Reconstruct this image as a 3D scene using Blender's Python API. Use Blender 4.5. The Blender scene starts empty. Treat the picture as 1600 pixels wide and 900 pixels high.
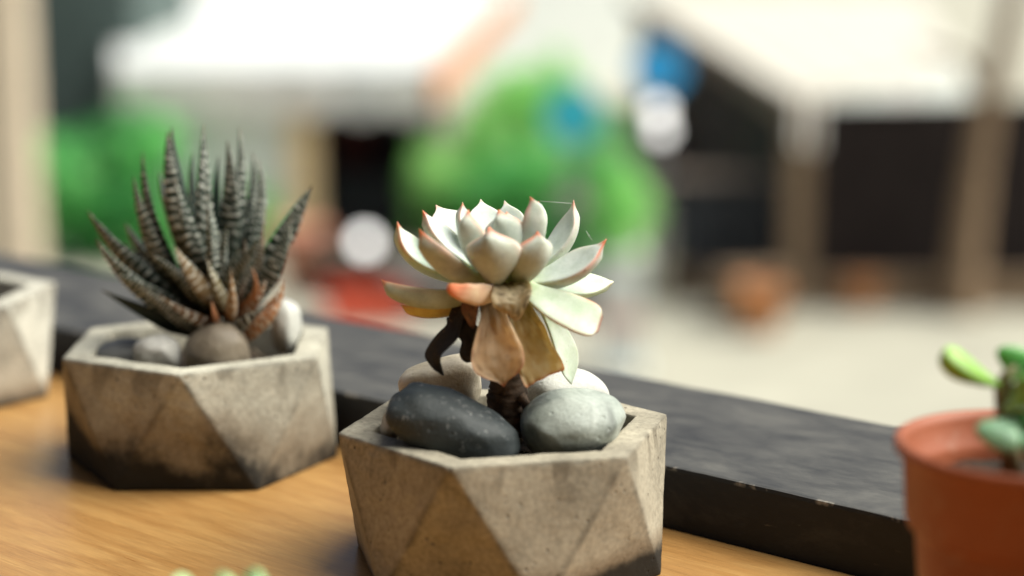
import bpy, bmesh, math, random
import numpy as np
from mathutils import Vector, Matrix, noise as mnoise

random.seed(7)
scene = bpy.context.scene
COL = scene.collection
R = math.radians

# ------------------------------------------------------------------ camera
CAM_H, PITCH, FPX = 0.1903, 0.1887, 3050.8
cam_d = bpy.data.cameras.new("camera")
cam = bpy.data.objects.new("camera", cam_d)
COL.objects.link(cam)
cam.location = (0, 0, CAM_H)
cam.rotation_euler = (math.pi / 2 - PITCH, 0, 0)
cam_d.sensor_width = 36
cam_d.lens = FPX / 1600 * 36
cam_d.clip_start = 0.01
cam_d.clip_end = 900
cam_d.dof.use_dof = True
cam_d.dof.focus_distance = 0.588
cam_d.dof.aperture_fstop = 4.5
cam_d.dof.aperture_blades = 0
scene.camera = cam

# ------------------------------------------------------------------ world, sun, exposure
SUN_AZ, SUN_EL = R(3), R(54)          # azimuth measured from +X towards +Y
world = bpy.data.worlds.new("World")
scene.world = world
world.use_nodes = True
wn = world.node_tree.nodes
wl = world.node_tree.links
wn.clear()
sky = wn.new("ShaderNodeTexSky")
sky.sky_type = 'NISHITA'
sky.sun_disc = False
sky.sun_elevation = SUN_EL
sky.sun_rotation = math.pi / 2 - SUN_AZ
sky.air_density = 1.0
sky.dust_density = 6.0
sky.ozone_density = 0.6
wb = wn.new("ShaderNodeBackground")
wb.inputs[1].default_value = 0.05
wo = wn.new("ShaderNodeOutputWorld")
wl.new(sky.outputs[0], wb.inputs[0])
wl.new(wb.outputs[0], wo.inputs[0])

sd = bpy.data.lights.new("sun", 'SUN')
sd.energy = 3.8
sd.angle = R(58)
sd.color = (0.99, 1.0, 0.92)
sun = bpy.data.objects.new("sun", sd)
COL.objects.link(sun)
ldir = Vector((math.cos(SUN_EL) * math.cos(SUN_AZ), math.cos(SUN_EL) * math.sin(SUN_AZ), math.sin(SUN_EL)))
sun.rotation_euler = ldir.to_track_quat('Z', 'Y').to_euler()
sun.location = (3, 0, 3)

vs = scene.view_settings
scene.display_settings.display_device = 'sRGB'
vs.view_transform = 'Standard'
vs.look = 'None'
vs.exposure = 0.86
vs.gamma = 1
vs.use_curve_mapping = False
scene.render.engine = 'CYCLES'
scene.cycles.use_denoising = True
scene.cycles.max_bounces = 8
scene.cycles.caustics_reflective = False
scene.cycles.caustics_refractive = False
scene.cycles.sample_clamp_indirect = 6

# ------------------------------------------------------------------ helpers
CP, SP = math.cos(PITCH), math.sin(PITCH)
FW, UPV = Vector((0, CP, -SP)), Vector((0, SP, CP))


def W(px, py, Y):
    """point of the place seen at photo pixel (px,py) at distance Y in front of the lens"""
    d = FW + Vector((1, 0, 0)) * ((px - 800) / FPX) + UPV * ((450 - py) / FPX)
    t = Y / d.y
    return Vector((0, 0, CAM_H)) + d * t


def PXM(Y):
    return 1.03 * Y / FPX


def tag(o, label=None, cat=None, group=None, kind=None):
    if label: o['label'] = label
    if cat: o['category'] = cat
    if group: o['group'] = group
    if kind: o['kind'] = kind
    return o


def empty(name, loc, label=None, cat=None, group=None, rz=0):
    o = bpy.data.objects.new(name, None)
    o.empty_display_size = 0.02
    COL.objects.link(o)
    o.location = loc
    o.rotation_euler = (0, 0, rz)
    return tag(o, label, cat, group)


def link(name, me, mat, parent=None, smooth=False):
    o = bpy.data.objects.new(name, me)
    COL.objects.link(o)
    if mat: me.materials.append(mat)
    if parent: o.parent = parent
    if smooth:
        me.polygons.foreach_set('use_smooth', [True] * len(me.polygons))
    return o


def from_py(name, verts, faces, mat, parent=None, smooth=False, cols=None, off=None):
    if off is not None:
        verts = [Vector(v) - off for v in verts]
    me = bpy.data.meshes.new(name)
    me.from_pydata([tuple(v) for v in verts], [], faces)
    me.update()
    if cols is not None:
        a = me.color_attributes.new('Col', 'FLOAT_COLOR', 'POINT')
        a.data.foreach_set('color', np.array(cols, dtype=np.float32).ravel())
    return link(name, me, mat, parent, smooth)


def from_bm(name, bm, mat, parent=None, smooth=False):
    me = bpy.data.meshes.new(name)
    bmesh.ops.recalc_face_normals(bm, faces=bm.faces[:])
    bm.to_mesh(me)
    bm.free()
    return link(name, me, mat, parent, smooth)


def box_bm(bm, lo, hi, bev=0.0, M=None):
    g = bmesh.ops.create_cube(bm, size=1)
    s = Vector(hi) - Vector(lo)
    c = (Vector(hi) + Vector(lo)) / 2
    for v in g['verts']:
        v.co = Vector((v.co.x * s.x, v.co.y * s.y, v.co.z * s.z)) + c
    if bev:
        es = list({e for v in g['verts'] for e in v.link_edges})
        r = bmesh.ops.bevel(bm, geom=es, offset=bev, segments=2, affect='EDGES', profile=0.7)
    if M is not None:
        for v in bm.verts:
            v.co = M @ v.co


def box(name, lo, hi, mat, parent=None, bev=0.0, M=None):
    bm = bmesh.new()
    box_bm(bm, lo, hi, bev, M)
    return from_bm(name, bm, mat, parent)


def tube(name, pts, radii, mat, parent=None, seg=12, off=None, lump=0.0, cap=True):
    pts = [Vector(p) for p in pts]
    vs_, fs = [], []
    n = len(pts)
    ref = Vector((0.13, 1, 0.21)).normalized()
    for i, p in enumerate(pts):
        t = (pts[min(i + 1, n - 1)] - pts[max(i - 1, 0)]).normalized()
        a = ref.cross(t)
        if a.length < 0.05: a = Vector((1, 0, 0)).cross(t)
        a.normalize()
        b = t.cross(a)
        for k in range(seg):
            th = 2 * math.pi * k / seg
            d = a * math.cos(th) + b * math.sin(th)
            r = radii[i]
            if lump:
                r *= 1 + lump * mnoise.noise((p + d * radii[i]) * (1.2 / radii[i]))
            vs_.append(p + d * r)
    for i in range(n - 1):
        for k in range(seg):
            k2 = (k + 1) % seg
            fs.append((i * seg + k, i * seg + k2, (i + 1) * seg + k2, (i + 1) * seg + k))
    if cap:
        fs.append(tuple(range(seg))[::-1])
        fs.append(tuple((n - 1) * seg + k for k in range(seg)))
    return from_py(name, vs_, fs, mat, parent, True, off=off)


def lathe(name, prof, mat, parent=None, seg=64, loc=(0, 0, 0)):
    vs_, fs = [], []
    for (r, z) in prof:
        for k in range(seg):
            a = 2 * math.pi * k / seg
            vs_.append((loc[0] + r * math.cos(a), loc[1] + r * math.sin(a), loc[2] + z))
    for i in range(len(prof) - 1):
        for k in range(seg):
            k2 = (k + 1) % seg
            fs.append((i * seg + k, i * seg + k2, (i + 1) * seg + k2, (i + 1) * seg + k))
    o = from_py(name, vs_, fs, mat, parent, True)
    return o


# ------------------------------------------------------------------ material helpers
class NT:
    def __init__(self, name):
        self.m = bpy.data.materials.new(name)
        self.m.use_nodes = True
        self.t = self.m.node_tree
        self.n = self.t.nodes
        self.b = self.n.get('Principled BSDF')
        self.out = self.n.get('Material Output')

    def l(self, a, b):
        self.t.links.new(a, b)

    def node(self, k, **kw):
        x = self.n.new(k)
        for a, v in kw.items(): setattr(x, a, v)
        return x

    def coords(self, kind='Object', scale=(1, 1, 1), rot=(0, 0, 0), loc=(0, 0, 0)):
        tc = self.node('ShaderNodeTexCoord')
        mp = self.node('ShaderNodeMapping')
        mp.inputs['Scale'].default_value = scale
        mp.inputs['Rotation'].default_value = rot
        mp.inputs['Location'].default_value = loc
        self.l(tc.outputs[kind], mp.inputs[0])
        return mp.outputs[0]

    def noise(self, v, scale, detail=4, rough=0.55, dist=0):
        x = self.node('ShaderNodeTexNoise')
        x.inputs['Scale'].default_value = scale
        x.inputs['Detail'].default_value = detail
        x.inputs['Roughness'].default_value = rough
        x.inputs['Distortion'].default_value = dist
        if v is not None: self.l(v, x.inputs['Vector'])
        return x.outputs['Fac']

    def voro(self, v, scale):
        x = self.node('ShaderNodeTexVoronoi')
        x.inputs['Scale'].default_value = scale
        self.l(v, x.inputs['Vector'])
        return x.outputs['Distance']

    def ramp(self, f, stops, interp='LINEAR'):
        x = self.node('ShaderNodeValToRGB')
        cr = x.color_ramp
        cr.interpolation = interp
        while len(cr.elements) < len(stops): cr.elements.new(0.5)
        for e, (p, c) in zip(cr.elements, stops):
            e.position = p
            if not hasattr(c, '__len__'): c = (c, c, c)
            e.color = (*c, 1)
        self.l(f, x.inputs[0])
        return x.outputs[0]

    def mix(self, f, a, b, mode='MIX'):
        x = self.node('ShaderNodeMix', data_type='RGBA', blend_type=mode)
        for s, v in ((x.inputs[0], f), (x.inputs[6], a), (x.inputs[7], b)):
            if hasattr(v, 'is_linked'): self.l(v, s)
            elif hasattr(v, '__len__'): s.default_value = (*v, 1)
            else: s.default_value = v
        return x.outputs[2]

    def math(self, op, a, b=0.0, clamp=False):
        x = self.node('ShaderNodeMath', operation=op, use_clamp=clamp)
        for s, v in ((x.inputs[0], a), (x.inputs[1], b)):
            if hasattr(v, 'is_linked'): self.l(v, s)
            else: s.default_value = v
        return x.outputs[0]

    def bump(self, h, strength, dist):
        x = self.node('ShaderNodeBump')
        x.inputs['Strength'].default_value = strength
        x.inputs['Distance'].default_value = dist
        self.l(h, x.inputs['Height'])
        self.l(x.outputs[0], self.b.inputs['Normal'])

    def set(self, **kw):
        for k, v in kw.items():
            s = self.b.inputs[k.replace('_', ' ')]
            if hasattr(v, 'is_linked'): self.l(v, s)
            elif hasattr(v, '__len__') and len(v) == 3 and s.type == 'RGBA': s.default_value = (*v, 1)
            else: s.default_value = v
        return self


def simple(name, col, rough=0.7, var=0.25, scale=20.0, spec=0.4, bump=0.0):
    m = NT(name)
    v = m.coords()
    f = m.noise(v, scale, 5)
    lo = tuple(c * (1 - var) for c in col)
    hi = tuple(min(1, c * (1 + var)) for c in col)
    m.set(Base_Color=m.ramp(f, [(0.3, lo), (0.7, hi)]), Roughness=rough)
    m.b.inputs['Specular IOR Level'].default_value = spec
    if bump: m.bump(f, 0.5, bump)
    return m.m


def concrete(name, base, seed, dirt_shade_top, dirt_shade_amt=1.0, dirt_shade_side=0.0):
    m = NT(name)
    v = m.coords(loc=(seed, seed * 0.7, 0))
    v0 = m.coords()
    big = m.noise(v, 45, 5, 0.6)
    fine = m.noise(v, 700, 4, 0.6)
    c = m.ramp(big, [(0.28, tuple(x * 0.66 for x in base)), (0.5, base), (0.72, tuple(min(1, x * 1.22) for x in base))])
    c = m.mix(0.5, c, m.ramp(fine, [(0.3, 0.28), (0.7, 0.72)]), 'OVERLAY')
    # cement skin blotches
    bl = m.noise(v, 110, 6, 0.65, 0.6)
    c = m.mix(m.math('MULTIPLY', m.ramp(bl, [(0.55, 0.0), (0.68, 1.0)]), 0.32), c, tuple(x * 0.5 for x in base))
    spk = m.ramp(m.noise(v, 520, 3, .75), [(0.60, 0.0), (0.66, 1.0)])
    spg = m.ramp(m.noise(v, 60, 3, .6), [(0.45, 0.0), (0.62, 1.0)])
    c = m.mix(m.math('MULTIPLY', m.math('MULTIPLY', spk, spg), .55), c, tuple(x * .3 for x in base))
    # pores
    po = m.voro(v, 330)
    pm = m.ramp(po, [(0.10, 1.0), (0.20, 0.0)])
    gate = m.ramp(m.noise(v, 120, 3), [(0.48, 0.0), (0.60, 1.0)])
    pm = m.math('MULTIPLY', pm, gate)
    c = m.mix(m.math('MULTIPLY', pm, 0.8), c, (0.05, 0.042, 0.03))
    at = m.node('ShaderNodeAttribute', attribute_name='seam')
    sm = m.math('MULTIPLY', at.outputs['Fac'], m.ramp(m.noise(v, 160, 4, .6), [(.36, 0.0), (.6, 1.0)]))
    c = m.mix(m.math('MULTIPLY', sm, .75), c, tuple(x * .36 for x in base))
    # damp dirt creeping up from the table, with a ragged edge; the stained planter adds painted shade
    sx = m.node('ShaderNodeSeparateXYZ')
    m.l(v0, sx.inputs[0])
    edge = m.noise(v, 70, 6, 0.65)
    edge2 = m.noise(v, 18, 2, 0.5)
    h = m.math('DIVIDE', sx.outputs[2], dirt_shade_top)
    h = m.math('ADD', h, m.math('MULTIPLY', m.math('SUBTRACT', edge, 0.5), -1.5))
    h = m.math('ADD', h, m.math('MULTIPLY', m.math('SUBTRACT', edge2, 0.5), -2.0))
    if dirt_shade_side:
        h = m.math('ADD', h, m.math('MULTIPLY', sx.outputs[0], dirt_shade_side))
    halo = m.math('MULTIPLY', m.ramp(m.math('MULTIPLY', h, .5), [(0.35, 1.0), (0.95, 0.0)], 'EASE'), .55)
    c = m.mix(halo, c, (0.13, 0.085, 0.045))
    dm = m.math('MULTIPLY', m.ramp(h, [(0.25, 1.0), (0.95, 0.0)], 'EASE'), dirt_shade_amt)
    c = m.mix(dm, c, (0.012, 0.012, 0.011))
    # drip stains under the rim
    vd = m.coords(scale=(1, 1, 0.35), loc=(seed + 3, 1, 0))
    dr = m.noise(vd, 95, 3, 0.5)
    zt = m.ramp(m.math('DIVIDE', sx.outputs[2], 0.043), [(0.66, 0.0), (0.90, 1.0), (0.968, 1.0), (0.985, 0.0)])
    drm = m.math('MULTIPLY', m.ramp(dr, [(0.56, 0.0), (0.60, 1.0)]), zt)
    c = m.mix(m.math('MULTIPLY', drm, 0.42), c, (0.07, 0.055, 0.035))
    m.set(Base_Color=c, Roughness=0.8)
    m.b.inputs['Specular IOR Level'].default_value = 0.22
    hh = m.math('SUBTRACT', m.math('ADD', m.math('MULTIPLY', fine, 0.35), m.math('MULTIPLY', big, 0.4)), pm)
    m.bump(hh, 0.55, 0.0006)
    return m.m


def leaf_mat(name, sss=0.25, rough=0.5, spec=0.35, bumps=0.0003, bscale=500, trans=0.0):
    m = NT(name)
    a = m.node('ShaderNodeVertexColor', layer_name='Col')
    v = m.coords()
    f = m.noise(v, 260, 5)
    f2 = m.noise(v, 1500, 3)
    c = m.mix(0.38, a.outputs[0], m.ramp(f, [(0.3, 0.32), (0.7, 0.68)]), 'OVERLAY')
    f3 = m.noise(v, 75, 4, .6, .5)
    c = m.mix(0.30, c, m.ramp(f3, [(0.3, 0.30), (0.7, 0.68)]), 'OVERLAY')
    sp_ = m.math('MULTIPLY', m.ramp(m.noise(v, 620, 2, .5), [(0.70, 0.0), (0.74, 1.0)]), m.ramp(m.noise(v, 40, 2), [(.45, 0.0), (.6, 1.0)]))
    c = m.mix(m.math('MULTIPLY', sp_, .55), c, (.16, .10, .05))
    c = m.mix(0.15, c, m.ramp(f2, [(0.3, 0.3), (0.7, 0.7)]), 'OVERLAY')
    m.set(Base_Color=c, Roughness=rough)
    m.b.inputs['Specular IOR Level'].default_value = spec
    if sss:
        m.b.inputs['Subsurface Weight'].default_value = sss
        m.b.inputs['Subsurface Radius'].default_value = (1.0, 0.9, 0.45)
        m.b.inputs['Subsurface Scale'].default_value = 0.004
    m.bump(m.noise(v, bscale, 4), 0.3, bumps)
    if trans:
        tr = m.node('ShaderNodeBsdfTranslucent')
        m.l(c, tr.inputs[0])
        mx = m.node('ShaderNodeMixShader')
        mx.inputs[0].default_value = trans
        m.l(m.b.outputs[0], mx.inputs[1])
        m.l(tr.outputs[0], mx.inputs[2])
        m.l(mx.outputs[0], m.out.inputs[0])
    return m.m


MAT = {}
# wood laminate of the counter, grain along the counter's length (local X)
m = NT('oak counter')
v = m.coords(scale=(1, 8, 1))
g1 = m.noise(v, 13, 7, 0.55, 1.2)
vf = m.coords(scale=(1, 22, 1), loc=(3, 1, 0))
g2 = m.noise(vf, 70, 5, 0.65)
c = m.ramp(g1, [(0.28, (0.285, 0.140, 0.042)), (0.47, (0.335, 0.176, 0.057)), (0.62, (0.385, 0.215, 0.073)), (0.78, (0.315, 0.160, 0.050))])
c = m.mix(0.5, c, m.ramp(g2, [(0.35, 0.34), (0.65, 0.64)]), 'OVERLAY')
m.set(Base_Color=c, Roughness=m.ramp(g1, [(0.3, 0.26), (0.7, 0.36)]))
m.bump(g2, 0.25, 0.0003)
MAT['oak'] = m.m

# black painted rail, worn
m = NT('worn black paint')
v = m.coords(scale=(1, 2.2, 2.2))
f1 = m.noise(v, 26, 8, 0.72, 0.25)
v2 = m.coords(scale=(1, 5, 5), loc=(5, 2, 1))
f2 = m.noise(v2, 110, 6, 0.7, 0.2)
c = m.ramp(f1, [(0.35, (0.006, 0.007, 0.011)), (0.55, (0.012, 0.013, 0.017)), (0.72, (0.035, 0.034, 0.034))])
scr = m.ramp(f2, [(0.64, 0.0), (0.74, 1.0)])
c = m.mix(m.math('MULTIPLY', scr, 0.35), c, (0.16, 0.14, 0.12))
geo = m.node('ShaderNodeNewGeometry')
sn_ = m.node('ShaderNodeSeparateXYZ')
m.l(geo.outputs['Normal'], sn_.inputs[0])
top_sheen = m.math('MULTIPLY', m.ramp(sn_.outputs[2], [(.6, 0.0), (.95, 1.0)]), m.ramp(f1, [(.36, .30), (.66, .85)]))  # upward faces lightened: sky reflection painted into the colour
c = m.mix(m.math('MULTIPLY', top_sheen, .50), c, (0.20, 0.192, 0.168))
# chipped arris: bare patches along the front top edge
tc = m.coords()
sx = m.node('ShaderNodeSeparateXYZ')
m.l(tc, sx.inputs[0])
ey = m.math('ABSOLUTE', m.math('SUBTRACT', sx.outputs[1], 0.0006))
ez = m.math('ABSOLUTE', m.math('SUBTRACT', sx.outputs[2], 0.0196))
ed = m.ramp(m.math('MULTIPLY', m.math('ADD', ey, ez), 500), [(0.25, 1.0), (0.8, 0.0)])
en = m.ramp(m.noise(tc, 70, 4, 0.7), [(0.56, 0.0), (0.66, 1.0)])
c = m.mix(m.math('MULTIPLY', m.math('MULTIPLY', ed, en), 0.7), c, (0.42, 0.38, 0.32))
m.set(Base_Color=c, Roughness=m.ramp(f1, [(0.3, 0.42), (0.7, 0.6)]))
m.b.inputs['Specular IOR Level'].default_value = 0.28
m.bump(m.math('ADD', f1, m.math('MULTIPLY', f2, 0.6)), 0.4, 0.0004)
MAT['rail'] = m.m

MAT['soil'] = simple('potting soil', (0.035, 0.025, 0.018), 0.95, 0.6, 600, 0.2, 0.002)
MAT['grit'] = simple('soil grit', (0.13, 0.10, 0.07), .9, .7, 300, .2)
MAT['succ'] = leaf_mat('succulent leaf', 0.22, 0.55, 0.3)
MAT['dry'] = leaf_mat('withered leaf', 0.0, 0.6, 0.3, 0.0008, 260, 0.58)
MAT['dead'] = leaf_mat('dead leaf', 0.0, 0.55, 0.4, 0.001, 400)
MAT['zebra'] = leaf_mat('zebra leaf', 0.1, 0.5, 0.35, 0.0003, 600)
MAT['stem'] = simple('succulent stem bark', (0.085, 0.058, 0.04), 0.8, 0.6, 260, 0.3, 0.0012)


def plastic_pot(name, col):
    m = NT(name)
    v = m.coords()
    f = m.noise(v, 40, 4)
    d = m.noise(v, 220, 5)
    c = m.ramp(f, [(0.3, tuple(x * 0.85 for x in col)), (0.7, tuple(min(1, x * 1.12) for x in col))])
    c = m.mix(m.math('MULTIPLY', m.ramp(d, [(0.58, 0.0), (0.75, 1.0)]), 0.3), c, (0.45, 0.33, 0.25))
    m.set(Base_Color=c, Roughness=0.5)
    m.b.inputs['Specular IOR Level'].default_value = 0.3
    m.bump(d, 0.15, 0.0004)
    return m.m


MAT['terra'] = plastic_pot('terracotta plastic', (0.32, 0.095, 0.044))


def stone_mat(name, a, b, c2, specks=0.0, scale=90, rough=0.5, seed=0):
    m = NT(name)
    v = m.coords(loc=(seed, seed, seed))
    f = m.noise(v, scale, 6, 0.6, 0.6)
    col = m.ramp(f, [(0.3, a), (0.5, b), (0.7, c2)])
    fi = m.noise(v, 900, 4, 0.7)
    col = m.mix(0.3, col, m.ramp(fi, [(0.3, 0.3), (0.7, 0.7)]), 'OVERLAY')
    if specks:
        s = m.ramp(m.noise(v, 480, 5, 0.8), [(0.57, 0.0), (0.66, 1.0)])
        g = m.ramp(m.noise(v, 80, 3), [(0.40, 0.0), (0.56, 1.0)])
        col = m.mix(m.math('MULTIPLY', m.math('MULTIPLY', s, g), specks), col, (0.45, 0.46, 0.44))
    m.set(Base_Color=col, Roughness=rough)
    pit = m.ramp(m.voro(v, 260), [(.08, 1.0), (.2, 0.0)])
    pit = m.math('MULTIPLY', pit, m.ramp(m.noise(v, 90, 3), [(.5, 0.0), (.6, 1.0)]))
    m.bump(m.math('SUBTRACT', m.math('ADD', fi, m.math('MULTIPLY', f, 0.5)), pit), 0.45, 0.0006)
    return m.m


# ================================================================== COUNTER AND RAIL
BA = -0.7201
BX = 0.6362
BDIR = Vector((math.cos(BA), math.sin(BA), 0))
BN = Vector((-math.sin(BA), math.cos(BA), 0))
tb = box('counter', (-1.1, -0.62, -0.032), (0.75, -0.0004, 0.0), MAT['oak'], bev=0.0015)
tb.location = (0, BX, 0)
tb.rotation_euler = (0, 0, BA)
tag(tb, 'warm oak wood counter top the planters stand on', 'counter')

bm = bmesh.new()
bw, bh = 0.0904, 0.0200
box_bm(bm, (-1.3, 0.0, -0.06), (0.85, bw, bh), 0.0014)
es = [e for e in bm.edges if e.calc_length() > 0.5]
bmesh.ops.subdivide_edges(bm, edges=es, cuts=320, use_grid_fill=True)
for v_ in bm.verts:
    q = v_.co
    d = mnoise.noise(Vector((q.x * 40, q.y * 60, q.z * 60))) * 0.0003 + mnoise.noise(Vector((q.x * 9, 3, 1))) * 0.0004
    v_.co.z += d if q.z > 0 else 0
    v_.co.y += mnoise.noise(Vector((q.x * 30, 8, q.z * 40))) * 0.0004 + 0.0002
rail = from_bm('wooden_rail', bm, MAT['rail'], smooth=False)
rail.location = (0, BX, 0)
rail.rotation_euler = (0, 0, BA)
tag(rail, 'worn black painted wooden rail running behind the planters', 'rail')

# unseen dark walls added behind and left of the lens to cut fill light
MAT['added_wall'] = simple('dark cafe panelling', (0.06, 0.045, 0.035), .7, .3, 6, .3)
for nm, lo, hi, lb in (('added_fill_wall_back', (-1.45, -0.86, -1.0), (1.0, -0.80, 2.2), 'added dark wall behind the viewer cutting the fill light'),
                       ('added_fill_wall_left', (-1.45, -0.795, -1.0), (-1.38, 0.55, 2.2), 'added dark wall left of the viewer cutting the fill light')):
    o = box(nm, lo, hi, MAT['added_wall'])
    tag(o, lb, kind='structure')

# ================================================================== PLANTERS
PR, PH, PB = 0.05, 0.0422, 0.957


def planter(loc, ang, mat, label, soil_z=0.031, seed=0):
    root = empty('concrete_planter', loc, label, 'planter', 'geometric concrete planters')
    bm = bmesh.new()
    top = [bm.verts.new((PR * math.cos(ang + k * math.pi / 3), PR * math.sin(ang + k * math.pi / 3), PH)) for k in range(6)]
    bot = [bm.verts.new((PR * PB * math.cos(ang + (k + .5) * math.pi / 3), PR * PB * math.sin(ang + (k + .5) * math.pi / 3), 0)) for k in range(6)]
    itop = [bm.verts.new((PR * .80 * math.cos(ang + k * math.pi / 3), PR * .80 * math.sin(ang + k * math.pi / 3), PH)) for k in range(6)]
    ibot = [bm.verts.new((PR * .70 * math.cos(ang + k * math.pi / 3), PR * .70 * math.sin(ang + k * math.pi / 3), 0.008)) for k in range(6)]
    for k in range(6):
        n = (k + 1) % 6
        bm.faces.new((top[k], bot[k], top[n]))
        bm.faces.new((top[n], bot[k], bot[n]))
        bm.faces.new((top[k], top[n], itop[n], itop[k]))
        bm.faces.new((itop[k], itop[n], ibot[n], ibot[k]))
    bm.faces.new(bot)
    bm.faces.new(ibot)
    bmesh.ops.recalc_face_normals(bm, faces=bm.faces[:])
    bmesh.ops.bevel(bm, geom=bm.edges[:], offset=0.0007, segments=2, affect='EDGES', profile=0.6)
    bmesh.ops.triangulate(bm, faces=bm.faces[:])
    for _ in range(5):
        es = [e for e in bm.edges if e.calc_length() > 0.0022]
        if not es: break
        bmesh.ops.subdivide_edges(bm, edges=es, cuts=1)
        bmesh.ops.triangulate(bm, faces=[f for f in bm.faces if len(f.verts) > 3])
    bm.normal_update()
    so = Vector((seed * 1.7, seed * .9, seed * 2.3))
    for v_ in bm.verts:
        d = mnoise.noise(v_.co * 90 + so) * 0.00022 + mnoise.noise(v_.co * 330 + so) * 0.00012
        nn = mnoise.noise(v_.co * 150 + so * 2)
        if nn > 0.35 and v_.co.z > PH - 0.002: d -= (nn - 0.35) * 0.0012
        v_.co += v_.normal * d
    me_ = bpy.data.meshes.new('body')
    bmesh.ops.recalc_face_normals(bm, faces=bm.faces[:])
    bm.to_mesh(me_)
    bm.free()
    segs = []
    def tp_(k): return Vector((PR * math.cos(ang + k * math.pi / 3), PR * math.sin(ang + k * math.pi / 3), PH))
    def bp_(k): return Vector((PR * PB * math.cos(ang + (k + .5) * math.pi / 3), PR * PB * math.sin(ang + (k + .5) * math.pi / 3), 0))
    for k in range(6):
        segs += [(tp_(k), bp_(k)), (tp_(k + 1), bp_(k)), (tp_(k), tp_(k + 1))]
    att = me_.attributes.new('seam', 'FLOAT', 'POINT')
    vals = []
    for v_ in me_.vertices:
        dm_ = 1.0
        for a_, b_ in segs:
            ab = b_ - a_
            t_ = max(0, min(1, (v_.co - a_).dot(ab) / ab.length_squared))
            dm_ = min(dm_, (a_ + ab * t_ - v_.co).length)
        vals.append(math.exp(-(dm_ / .0011) ** 2))
    att.data.foreach_set('value', vals)
    o = link('body', me_, mat, root, True)
    # crumbly soil
    vs_, fs = [], []
    NR, NS = 9, 48
    ri = PR * .74
    for i in range(NR + 1):
        for k in range(NS):
            a = 2 * math.pi * k / NS
            aa = ((a - ang) % (math.pi / 3)) - math.pi / 6
            rr = (i / NR) * ri * 0.866 / math.cos(aa)
            p = Vector((rr * math.cos(a), rr * math.sin(a), 0))
            p.z = soil_z + 0.0016 * mnoise.noise(p * 260 + so) + 0.001 * mnoise.noise(p * 700)
            vs_.append(p)
    for i in range(NR):
        for k in range(NS):
            k2 = (k + 1) % NS
            fs.append((i * NS + k, (i + 1) * NS + k, (i + 1) * NS + k2, i * NS + k2))
    from_py('soil', vs_, fs, MAT['soil'], root, True)
    rg = random.Random(seed)
    bm = bmesh.new()
    for _ in range(170):
        a_, r_ = rg.uniform(0, 6.283), .034 * math.sqrt(rg.random())
        sz = rg.uniform(.0006, .0019)
        M_ = Matrix.Translation((r_ * math.cos(a_), r_ * math.sin(a_), soil_z + .0008)) @ Matrix.Rotation(rg.uniform(0, 6), 4, (rg.random(), rg.random(), rg.random() + .1)) @ Matrix.Diagonal((sz * rg.uniform(.7, 1.4), sz, sz * rg.uniform(.6, 1), 1))
        bmesh.ops.create_icosphere(bm, subdivisions=1, radius=1, matrix=M_)
    o = from_bm('grit', bm, MAT['grit'], root)
    o['kind'] = 'stuff'
    return root


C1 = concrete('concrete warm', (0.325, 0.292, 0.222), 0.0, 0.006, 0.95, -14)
C2 = concrete('concrete stained and shaded', (0.39, 0.37, 0.30), 5.3, 0.020, 0.97, 11)  # real stain, carried up the left facets as painted shade too
C3 = concrete('concrete pale', (0.46, 0.44, 0.37), 9.1, 0.006, 0.7)
P1 = Vector((-0.0019, 0.5617, 0))
P2 = Vector((-0.1103, 0.6738, 0))
P3 = Vector((-0.234, 0.770, 0))
planter(P1, 0.2196, C1, 'faceted grey concrete planter holding the pale rosette plant', 0.032, 1)
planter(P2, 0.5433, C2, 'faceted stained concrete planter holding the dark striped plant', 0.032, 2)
planter(P3, 0.37, C3, 'pale faceted concrete planter cut off by the left edge', 0.033, 3)

# ================================================================== LEAVES
ECH = [(0, .38), (.12, .42), (.3, .66), (.46, .92), (.58, 1.0), (.68, .95), (.77, .75), (.84, .47), (.89, .25), (.935, .12), (1, .012)]
LONG = [(0, .45), (.2, .58), (.42, .88), (.58, 1.0), (.72, .90), (.84, .60), (.92, .30), (.965, .12), (1, .02)]
BLUNT = [(0, .45), (.2, .55), (.5, .9), (.75, 1.0), (.9, .95), (.97, .75), (1, .45)]
CUT = [(0, .45), (.2, .62), (.5, .85), (.8, 1.0), (.97, 1.0), (1, .93)]
LANCE = [(0, .9), (.12, 1.0), (.35, .88), (.6, .60), (.8, .32), (.93, .12), (1, .02)]
RAG = [(0, .5), (.15, .9), (.3, .6), (.45, 1.0), (.6, .7), (.75, 1.0), (.88, .55), (1, .04)]
OBOV = [(0, .22), (.15, .28), (.4, .62), (.65, .97), (.8, 1.0), (.92, .8), (.98, .42), (1, .08)]


def interp(prof, u):
    us = [p[0] for p in prof]
    ws = [p[1] for p in prof]
    # smooth (cosine-free) cubic Hermite
    for i in range(len(us) - 1):
        if u <= us[i + 1]:
            h = us[i + 1] - us[i]
            t = (u - us[i]) / h
            d0 = (ws[min(i + 1, len(ws) - 1)] - ws[max(i - 1, 0)]) / (us[min(i + 1, len(us) - 1)] - us[max(i - 1, 0)])
            j = i + 1
            d1 = (ws[min(j + 1, len(ws) - 1)] - ws[j - 1]) / (us[min(j + 1, len(us) - 1)] - us[j - 1])
            return max(0.01, (2 * t**3 - 3 * t**2 + 1) * ws[i] + (t**3 - 2 * t**2 + t) * h * d0 + (-2 * t**3 + 3 * t**2) * ws[j] + (t**3 - t**2) * h * d1)
    return max(0.01, ws[-1])


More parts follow.
